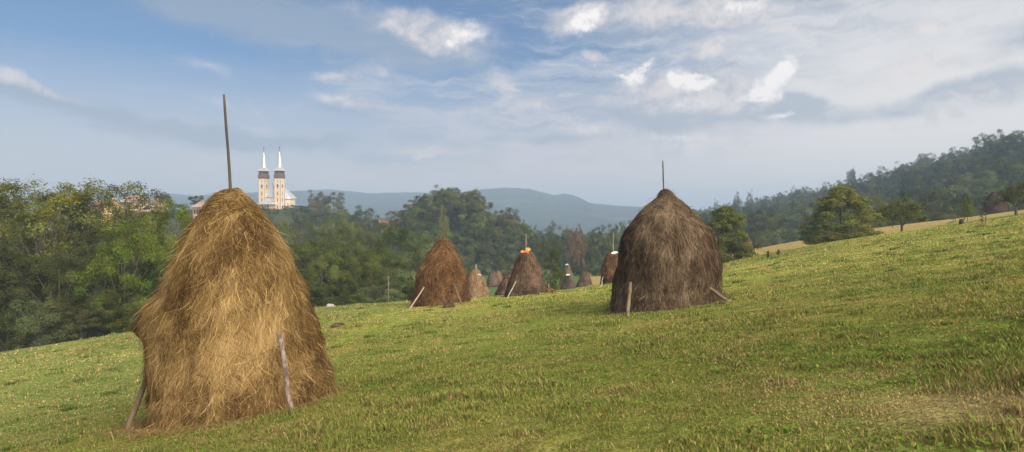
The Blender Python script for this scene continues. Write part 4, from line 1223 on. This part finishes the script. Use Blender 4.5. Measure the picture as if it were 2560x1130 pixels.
# ------------------------------------------------------------------ grass
def grass():
    r = np.random.default_rng(99)
    N = 1380000
    # distance law: dense near, thinner far
    Dn = np.concatenate([4.0 + 5 * np.sqrt(r.random(int(N * .10))), (3.0 + (7.9 - 3.0) * r.random(int(N * .90))) ** 2])
    az = r.uniform(-.78, .98, len(Dn))
    x = np.sin(az) * Dn; y = np.cos(az) * Dn
    keep = np.ones(len(x), bool)
    for (sx, sy, sr) in ((-5.5, 13.5, 1.8), (5.77, 25, 1.95), (-4.2, 40, 1.6), (.97, 49, 1.5)):
        keep &= (x - sx) ** 2 + (y - sy) ** 2 > sr * sr
    px = CX + F * x / y
    lim = np.interp(px, [-200, 0, 360, 850, 1000, 1300, 2000, 3000], [45, 47, 51, 56, 60, 62, 62, 62])
    keep &= (Dn < lim)
    cl = fbm(x / .33, y / .33, 13, 2); keep &= r.random(len(x)) < .28 + 1.1 * ss(.38, .62, cl)
    x = x[keep]; y = y[keep]; Dn = Dn[keep]; cl = cl[keep]
    z = ground(x, y)
    n = len(x)
    tall = fbm(x / 1.7, y / 1.7, 23, 3); tuft = fbm(x / .55, y / .55, 29, 2)
    h = (.025 + .036 * r.random(n)) * (.6 + .8 * ss(.4, .65, tall)) * (1 + 1.2 * ss(.66, .8, tuft))
    # longer uncut grass in the right foreground
    edge = np.exp(-((x - 3.9) / 1.7) ** 2 - ((y - 7.0) / 1.7) ** 2); h *= 1 + 1.0 * edge * ss(.4, .6, tall)
    h *= np.clip(.85 + Dn / 120, .85, 1.3)
    w = (.0045 + .004 * r.random(n)) * np.maximum(1, Dn / 8.0)
    a = r.uniform(0, 6.28, n); lean = h * r.uniform(.15, 1.0, n)
    dx = np.cos(a) * lean; dy = np.sin(a) * lean
    ca = a + 1.57 + r.normal(0, .5, n); sx = np.cos(ca) * w; sy = np.sin(ca) * w
    b = np.stack([x, y, z - .01], -1)
    v0 = b - np.stack([sx, sy, 0 * x], -1); v1 = b + np.stack([sx, sy, 0 * x], -1)
    mid = b + np.stack([dx * .35, dy * .35, h * .6], -1); sm = np.stack([sx, sy, 0 * x], -1) * .75
    tip = b + np.stack([dx, dy, h], -1)
    V = np.stack([v0, v1, mid - sm, mid + sm, tip], 1).reshape(-1, 3)
    k = np.arange(n) * 5
    Q = np.stack([k, k + 1, k + 3, k + 2], -1); T = np.stack([k + 2, k + 3, k + 4], -1)
    # scattered taller green tufts
    NT = 420
    td = 9 + 48 * r.random(NT) ** .8; ta = r.uniform(-.66, .66, NT); tx = np.sin(ta) * td; ty = np.cos(ta) * td
    kk = np.ones(NT, bool)
    for (qx, qy) in ((-5.5, 13.5), (5.77, 25), (-4.2, 40), (.97, 49)): kk &= (tx - qx) ** 2 + (ty - qy) ** 2 > 6
    kk &= td < np.interp(CX + F * tx / ty, [0, 1000, 3000], [44, 52, 58]); tx = tx[kk]; ty = ty[kk]; td = td[kk]
    nb = 46; sz = r.uniform(.08, .26, len(tx))
    bx = np.repeat(tx, nb) + r.normal(size=len(tx) * nb) * np.repeat(sz, nb); by = np.repeat(ty, nb) + r.normal(size=len(tx) * nb) * np.repeat(sz, nb)
    bz = ground(bx, by); bh = r.uniform(.05, .13, len(bx)) * np.repeat(r.uniform(.7, 1.4, len(tx)), nb); ba = r.uniform(0, 6.28, len(bx)); bw = .006 * np.maximum(1, np.repeat(td, nb) / 9)
    bb = np.stack([bx, by, bz - .01], -1); sd = np.stack([np.cos(ba + 1.57) * bw, np.sin(ba + 1.57) * bw, 0 * bx], -1); le = bh * .5
    TV = np.stack([bb - sd, bb + sd, bb + np.stack([np.cos(ba) * le, np.sin(ba) * le, bh], -1)], 1).reshape(-1, 3)
    tcol = np.repeat(np.array([.10, .15, .028]) * r.uniform(.55, 1.25, (len(tx), 1)), nb, 0) * r.uniform(.8, 1.2, (len(bx), 1))
    tm = np_mesh('grass_tufts', TV, None, np.arange(len(TV)).reshape(-1, 3), tint=np.repeat(tcol, 3, 0), mats=[GRASS], smooth=False)
    tag(link('grass_tufts', tm), 'darker green tufts of taller grass dotted over the meadow', 'grass', kind='stuff')
    # colour: patches of lush, yellow and dry blades
    pat = fbm(x / 2.6, y / 2.6, 43, 4); pat2 = fbm(x / .9, y / .9, 47, 3)
    lush = np.array([.132, .182, .038]); yel = np.array([.240, .252, .064]); dry = np.array([.40, .315, .14]); blue = np.array([.125, .170, .060]); bro = np.array([.22, .13, .06])
    m = (.25 + .6 * ss(.33, .66, pat))[:, None]
    c = lush * (1 - m) + yel * m
    left = ss(-5, -13, x)[:, None] * .55; c = c * (1 - left) + blue * left
    pd = .10 + .25 * ss(.46, .68, pat2) + .8 * edge * ss(.5, .3, tall) + .8 * np.exp(-((x - 4.5) / 1.2) ** 2 - ((y - 5.6) / 1.1) ** 2)
    isd = r.random(n) < pd
    c[isd] = dry * r.uniform(.6, 1.15, (isd.sum(), 1))
    isb = r.random(n) < .06 + .16 * ss(.60, .74, pat2); c[isb] = bro
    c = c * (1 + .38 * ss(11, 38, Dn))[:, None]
    c = np.clip(c * r.uniform(.80, 1.16, (n, 1)) * (.92 + .16 * ss(.3, .7, fbm(x / 7, y / 7, 53, 2)))[:, None], 0, .8)
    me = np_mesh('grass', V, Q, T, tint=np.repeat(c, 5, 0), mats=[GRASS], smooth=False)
    tag(link('grass', me), 'short mown grass with yellow and dry patches', 'grass', kind='stuff')
    # broad-leaved weeds and clover
    n = 16000
    Dn = 5 + 21 * r.random(n) ** 1.3; az = r.uniform(-.7, .7, n); x = np.sin(az) * Dn; y = np.cos(az) * Dn
    k = (fbm(x / .8, y / .8, 61, 2) > .52) & ((x + 5.5) ** 2 + (y - 13.5) ** 2 > 3.5); x = x[k]; y = y[k]; Dn = Dn[k]; n = len(x)
    P = np.stack([x, y, ground(x, y) + r.uniform(.015, .06, n)], -1)
    V, Q = leaf_quads(P, unit(r.normal(size=(n, 3)) * .5 + np.array([0, 0, 1])), .055, r, .7)
    c = np.array([.12, .19, .03]) * r.uniform(.6, 1.4, (n, 1))
    me = np_mesh('weeds', V, Q, tint=np.repeat(c, 4, 0), mats=[GRASS], smooth=False)
    tag(link('weeds', me), 'small broad weed leaves scattered in the mown grass', 'weeds', kind='stuff')

    # spilled straw round the feet of the two near stacks
    n = 2600
    pick = r.random(n) < .6
    cx_ = np.where(pick, -5.55, 5.77); cy_ = np.where(pick, 13.5, 25.0); rr = np.where(pick, 1.75, 1.95) + np.abs(r.normal(0, .28, n)); a = r.uniform(0, 6.28, n)
    x = cx_ + np.cos(a) * rr; y = cy_ + np.sin(a) * rr
    P = np.stack([x, y, ground(x, y) + r.uniform(.01, .05, n)], -1)
    t = unit(np.stack([r.normal(size=n), r.normal(size=n), r.normal(0, .18, n)], -1)); b = unit(np.cross(t, np.array([0, 0, 1.0])))
    ln = r.uniform(.08, .26, n)[:, None]; wd = np.where(pick, .005, .008)[:, None]
    V = np.stack([P - t * ln - b * wd, P - t * ln + b * wd, P + t * ln + b * wd, P + t * ln - b * wd], 1).reshape(-1, 3)
    c = np.where(pick[:, None], np.array([.36, .25, .11]), np.array([.20, .14, .085])) * r.uniform(.5, 1.3, (n, 1))
    me = np_mesh('straw_litter', V, np.arange(4 * n).reshape(-1, 4), tint=np.repeat(c, 4, 0), mats=[GRASS], smooth=False)
    tag(link('straw_litter', me), 'loose straw spilled on the grass round the haystacks', 'straw', kind='stuff')


grass()

# ------------------------------------------------------------------ sun, sky, clouds
EXPO = .62
AZ, EL = 36.0, 30.0
sv = Vector((math.sin(math.radians(AZ)) * math.cos(math.radians(EL)), -math.cos(math.radians(AZ)) * math.cos(math.radians(EL)), math.sin(math.radians(EL))))
sun = bpy.data.lights.new('sun', 'SUN'); sun.energy = 3.4; sun.angle = math.radians(38); sun.color = (1.0, .88, .72)
so = bpy.data.objects.new('sun', sun); col.objects.link(so); so.rotation_euler = sv.to_track_quat('Z', 'Y').to_euler(); so.location = (40, -60, 60)

w = bpy.data.worlds.new('World'); scene.world = w; w.use_nodes = True
nt = w.node_tree; nt.nodes.clear()
out = nd(nt, 'ShaderNodeOutputWorld')
sky = nd(nt, 'ShaderNodeTexSky', sky_type='NISHITA'); sky.sun_disc = False
sky.sun_elevation = math.radians(EL); sky.sun_rotation = math.radians(180 - AZ); sky.air_density = 1.2; sky.dust_density = .6; sky.ozone_density = 2.0
tc = nd(nt, 'ShaderNodeTexCoord')
sep = nd(nt, 'ShaderNodeSeparateXYZ'); L(nt, tc.outputs['Generated'], sep.inputs[0])
azn = math_(nt, 'MULTIPLY', math_(nt, 'ARCTAN2', sep.outputs[0], sep.outputs[1]), 5.7296)
eln = math_(nt, 'MULTIPLY', math_(nt, 'ARCSINE', sep.outputs[2]), 5.7296)
cmb = nd(nt, 'ShaderNodeCombineXYZ'); L(nt, azn, cmb.inputs[0]); L(nt, eln, cmb.inputs[1])
vec = cmb.outputs[0]
wn = noise(nt, vec, 1.6, 5, .6)
vm = nd(nt, 'ShaderNodeVectorMath', operation='MULTIPLY_ADD'); L(nt, wn.outputs['Color'], vm.inputs[0]); vm.inputs[1].default_value = (.55, .30, 0); L(nt, vec, vm.inputs[2])
vs_ = nd(nt, 'ShaderNodeVectorMath', operation='SUBTRACT'); L(nt, vm.outputs[0], vs_.inputs[0]); vs_.inputs[1].default_value = (.275, .15, 0)
warp = vs_.outputs[0]


def ae(px, py):
    a = math.atan((px - CX) / F); e = math.atan((CY - py) / F * math.cos(a))
    return math.degrees(a) / 10, math.degrees(e) / 10


def ellipses(lst, v):
    tot = None
    for (px, py, rx, ry, rot, wt) in lst:
        a, e = ae(px, py); ca = math.cos(math.atan((px - CX) / F))
        mp = nd(nt, 'ShaderNodeMapping', vector_type='TEXTURE')
        mp.inputs['Location'].default_value = (a, e, 0); mp.inputs['Rotation'].default_value = (0, 0, math.radians(-rot))
        mp.inputs['Scale'].default_value = (rx / F * 5.73 * ca, ry / F * 5.73 * ca, 1)
        L(nt, v, mp.inputs['Vector'])
        g = nd(nt, 'ShaderNodeTexGradient', gradient_type='SPHERICAL'); L(nt, mp.outputs[0], g.inputs[0])
        x = math_(nt, 'MULTIPLY', g.outputs['Fac'], wt)
        tot = x if tot is None else math_(nt, 'ADD', tot, x)
    return tot


def layer(lst, scale, stretch, rot, lo, hi, amp, detail=8, rough=.6, v=None):
    mp = nd(nt, 'ShaderNodeMapping'); mp.inputs['Scale'].default_value = (1, stretch, 1); mp.inputs['Rotation'].default_value = (0, 0, math.radians(rot)); L(nt, vec, mp.inputs['Vector'])
    n = noise(nt, mp.outputs[0], scale, detail, rough, .25)
    f = math_(nt, 'MULTIPLY', math_(nt, 'MULTIPLY_ADD', math_(nt, 'SUBTRACT', n.outputs[0], .5), amp * 1.7, 1.0), ellipses(lst, v or warp))
    return maprange(nt, f, lo, hi)


# thin high veil, denser to the right and toward the horizon
def streaks(sx, sy, rot, scale, lo, hi, gain, off=0.0):
    mp = nd(nt, 'ShaderNodeMapping'); mp.inputs['Scale'].default_value = (sx, sy, 1); mp.inputs['Rotation'].default_value = (0, 0, math.radians(rot)); mp.inputs['Location'].default_value = (off, off * .7, 0); L(nt, warp, mp.inputs['Vector'])
    cir = noise(nt, mp.outputs[0], scale, 10, .64, .6)
    f = math_(nt, 'ADD', cir.outputs[0], math_(nt, 'MULTIPLY', azn, .045))
    f = math_(nt, 'ADD', f, maprange(nt, eln, 0.2, 1.9, .10, -.05, False))
    return maprange(nt, f, lo, hi, 0, gain)


veil = streaks(.5, 2.2, 14, 1.4, .46, .74, .85)
veil2 = streaks(.8, 3.4, -22, 2.1, .52, .76, .7, 3.3)
veil3 = streaks(.35, 3.8, 7, 2.6, .44, .72, .5, 7.7)
grey = layer([(90, 228, 360, 42, 11, 1.0), (420, 332, 280, 36, 6, .85), (700, 350, 340, 40, 5, .85), (760, 50, 560, 130, 14, .8), (480, 20, 300, 70, 8, .5), (1010, 400, 220, 22, 0, .5), (1060, 110, 260, 70, 8, .9),
              (1760, 255, 360, 90, 8, .95), (1960, 268, 150, 36, -3, .9), (1640, 310, 260, 60, 10, .6), (2300, 265, 330, 42, -4, .85), (2480, 200, 260, 36, -8, .8), (1560, 50, 380, 80, 5, .6), (2560, 90, 160, 60, -20, .6), (1380, 352, 200, 26, 0, .6), (1000, 350, 240, 30, 4, .4), (880, 285, 150, 20, 3, .7)],
             1.7, 2.6, 8, .03, .75, 1.7)
white = layer([(1120, 82, 190, 62, 10, 1.0), (990, 50, 230, 60, 12, .6), (1440, 40, 100, 50, -20, 1.0), (1680, 30, 330, 66, 4, 1.0), (1850, 30, 150, 50, 10, .9), (1760, 132, 120, 36, -3, .9), (1500, 135, 70, 18, 12, .9),
               (1720, 228, 220, 74, 6, 1.35), (1870, 262, 130, 40, 0, .8), (1700, 360, 300, 50, 4, .7), (890, 260, 140, 30, 4, 1.0), (880, 182, 150, 26, -8, .75), (60, 200, 240, 24, 14, .8), (650, 312, 60, 14, 0, .7), (1085, 392, 70, 22, 0, .9),
               (2330, 150, 240, 40, -3, .8), (2440, 238, 160, 40, -10, .9), (2000, 75, 120, 22, -3, .8), (2300, 68, 150, 20, 0, .8), (2330, 300, 300, 34, -3, .6), (1440, 330, 140, 26, 0, .5), (1300, 230, 260, 40, 28, .6), (1180, 300, 160, 40, 10, .45), (500, 160, 110, 30, 12, .4), (560, 260, 300, 26, 8, .4)],
              2.6, 1.8, 6, .05, .85, 1.9)
wn2 = noise(nt, vec, 7.0, 5, .6)
vm2 = nd(nt, 'ShaderNodeVectorMath', operation='MULTIPLY_ADD'); L(nt, wn2.outputs['Color'], vm2.inputs[0]); vm2.inputs[1].default_value = (.16, .14, 0); L(nt, vec, vm2.inputs[2])
vs2 = nd(nt, 'ShaderNodeVectorMath', operation='SUBTRACT'); L(nt, vm2.outputs[0], vs2.inputs[0]); vs2.inputs[1].default_value = (.08, .07, 0)
bright = layer([(1608, 168, 46, 16, -32, 1.0), (1578, 198, 50, 26, 5, 1.0), (1548, 188, 18, 12, 0, .8), (1700, 190, 52, 30, 8, 1.1), (1755, 200, 46, 26, 10, 1.0), (1730, 215, 90, 26, 0, .6), (1968, 166, 36, 30, -30, 1.2), (1945, 190, 40, 40, -45, 1.1), (1915, 218, 42, 46, -60, 1.1), (1900, 246, 66, 26, 0, .9), (1478, 38, 60, 36, -15, 1.1), (1440, 66, 50, 30, -10, .8), (1160, 84, 90, 40, -8, .75), (1125, 118, 30, 14, 0, .8), (1945, 290, 80, 14, 0, .7), (1850, 20, 130, 30, 0, .6), (1720, 262, 160, 26, 0, .45), (1690, 345, 130, 14, 8, .45)],
               8.0, 1.2, 0, .06, .95, 2.2, 7, .66, vs2.outputs[0])


def shader_over(base, alpha, color, strength):
    bg = nd(nt, 'ShaderNodeBackground'); 
    if isinstance(color, tuple): bg.inputs['Color'].default_value = (*color, 1)
    else: L(nt, color, bg.inputs['Color'])
    bg.inputs['Strength'].default_value = strength / 2 ** EXPO
    mx = nd(nt, 'ShaderNodeMixShader'); L(nt, alpha, mx.inputs[0]); L(nt, base, mx.inputs[1]); L(nt, bg.outputs[0], mx.inputs[2]); return mx.outputs[0]


SKYB = .046
bg = nd(nt, 'ShaderNodeBackground'); bg.inputs['Strength'].default_value = SKYB; L(nt, mixc(nt, 1.0, sky.outputs[0], (.74, .95, 1.25), 'MULTIPLY'), bg.inputs['Color'])
sh = bg.outputs[0]
low = maprange(nt, eln, .05, 1.35, .85, 0, False)
rightlow = math_(nt, 'MULTIPLY', maprange(nt, azn, .2, 3.4, 0, .9), maprange(nt, eln, .6, 2.4, 1, .3))
sh = shader_over(sh, veil, (.62, .64, .71), 1.0)
sh = shader_over(sh, veil3, (.60, .63, .71), 1.0)
sh = shader_over(sh, veil2, (.70, .71, .76), 1.0)
sh = shader_over(sh, math_(nt, 'MULTIPLY', low, .95), (.90, .74, .67), 1.0)
sh = shader_over(sh, math_(nt, 'MULTIPLY', rightlow, .8), (1.05, .98, .90), 1.0)
sh = shader_over(sh, math_(nt, 'MULTIPLY', grey, .68), (.34, .41, .52), 1.0)
wsh = noise(nt, warp, 5.5, 5, .6)
sh = shader_over(sh, math_(nt, 'MULTIPLY', white, .74), mixc(nt, maprange(nt, wsh.outputs[0], .34, .62), (.52, .54, .60), (.92, .83, .79)), 1.0)
sh = shader_over(sh, bright, (1.10, 1.03, .99), 1.0)
# extra sky glow around the sun, behind the viewer, added to fill shadows
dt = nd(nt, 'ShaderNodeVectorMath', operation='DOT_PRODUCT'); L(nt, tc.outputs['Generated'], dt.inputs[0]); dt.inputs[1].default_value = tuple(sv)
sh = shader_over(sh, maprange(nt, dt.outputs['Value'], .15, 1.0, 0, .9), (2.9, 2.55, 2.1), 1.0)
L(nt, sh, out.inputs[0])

# ------------------------------------------------------------------ haze
mb = MB(); mb.box(-2700, 2700, -125, 3400, -17, 130)
m, nt2, out2 = new_mat('haze')
pv = nd(nt2, 'ShaderNodeVolumePrincipled'); pv.inputs['Color'].default_value = (.48, .67, .93, 1); pv.inputs['Density'].default_value = .00064; pv.inputs['Anisotropy'].default_value = 0.0
L(nt2, pv.outputs[0], out2.inputs['Volume'])
tag(mb.build('haze', m), 'thin pale morning haze filling the valley', 'haze', kind='stuff')

# ------------------------------------------------------------------ camera and render settings
cam = bpy.data.cameras.new('camera'); cam.sensor_width = 36; cam.lens = 36 * F / 2560; cam.clip_start = .1; cam.clip_end = 20000
co = bpy.data.objects.new('camera', cam); col.objects.link(co); co.location = (0, 0, EYE); co.rotation_euler = (math.pi / 2, 0, 0)
scene.camera = co
scene.render.engine = 'CYCLES'
cy = scene.cycles
cy.max_bounces = 5; cy.diffuse_bounces = 3; cy.glossy_bounces = 2; cy.transmission_bounces = 3; cy.volume_bounces = 0; cy.transparent_max_bounces = 6
cy.use_adaptive_sampling = False
cy.use_denoising = True
cy.denoiser = 'OPENIMAGEDENOISE'
cy.denoising_input_passes = 'RGB_ALBEDO_NORMAL'
cy.denoising_prefilter = 'ACCURATE'
cy.sample_clamp_indirect = 6
vs = scene.view_settings
vs.view_transform = 'Standard'; vs.look = 'None'; vs.exposure = EXPO; vs.gamma = 1.0; vs.use_curve_mapping = False
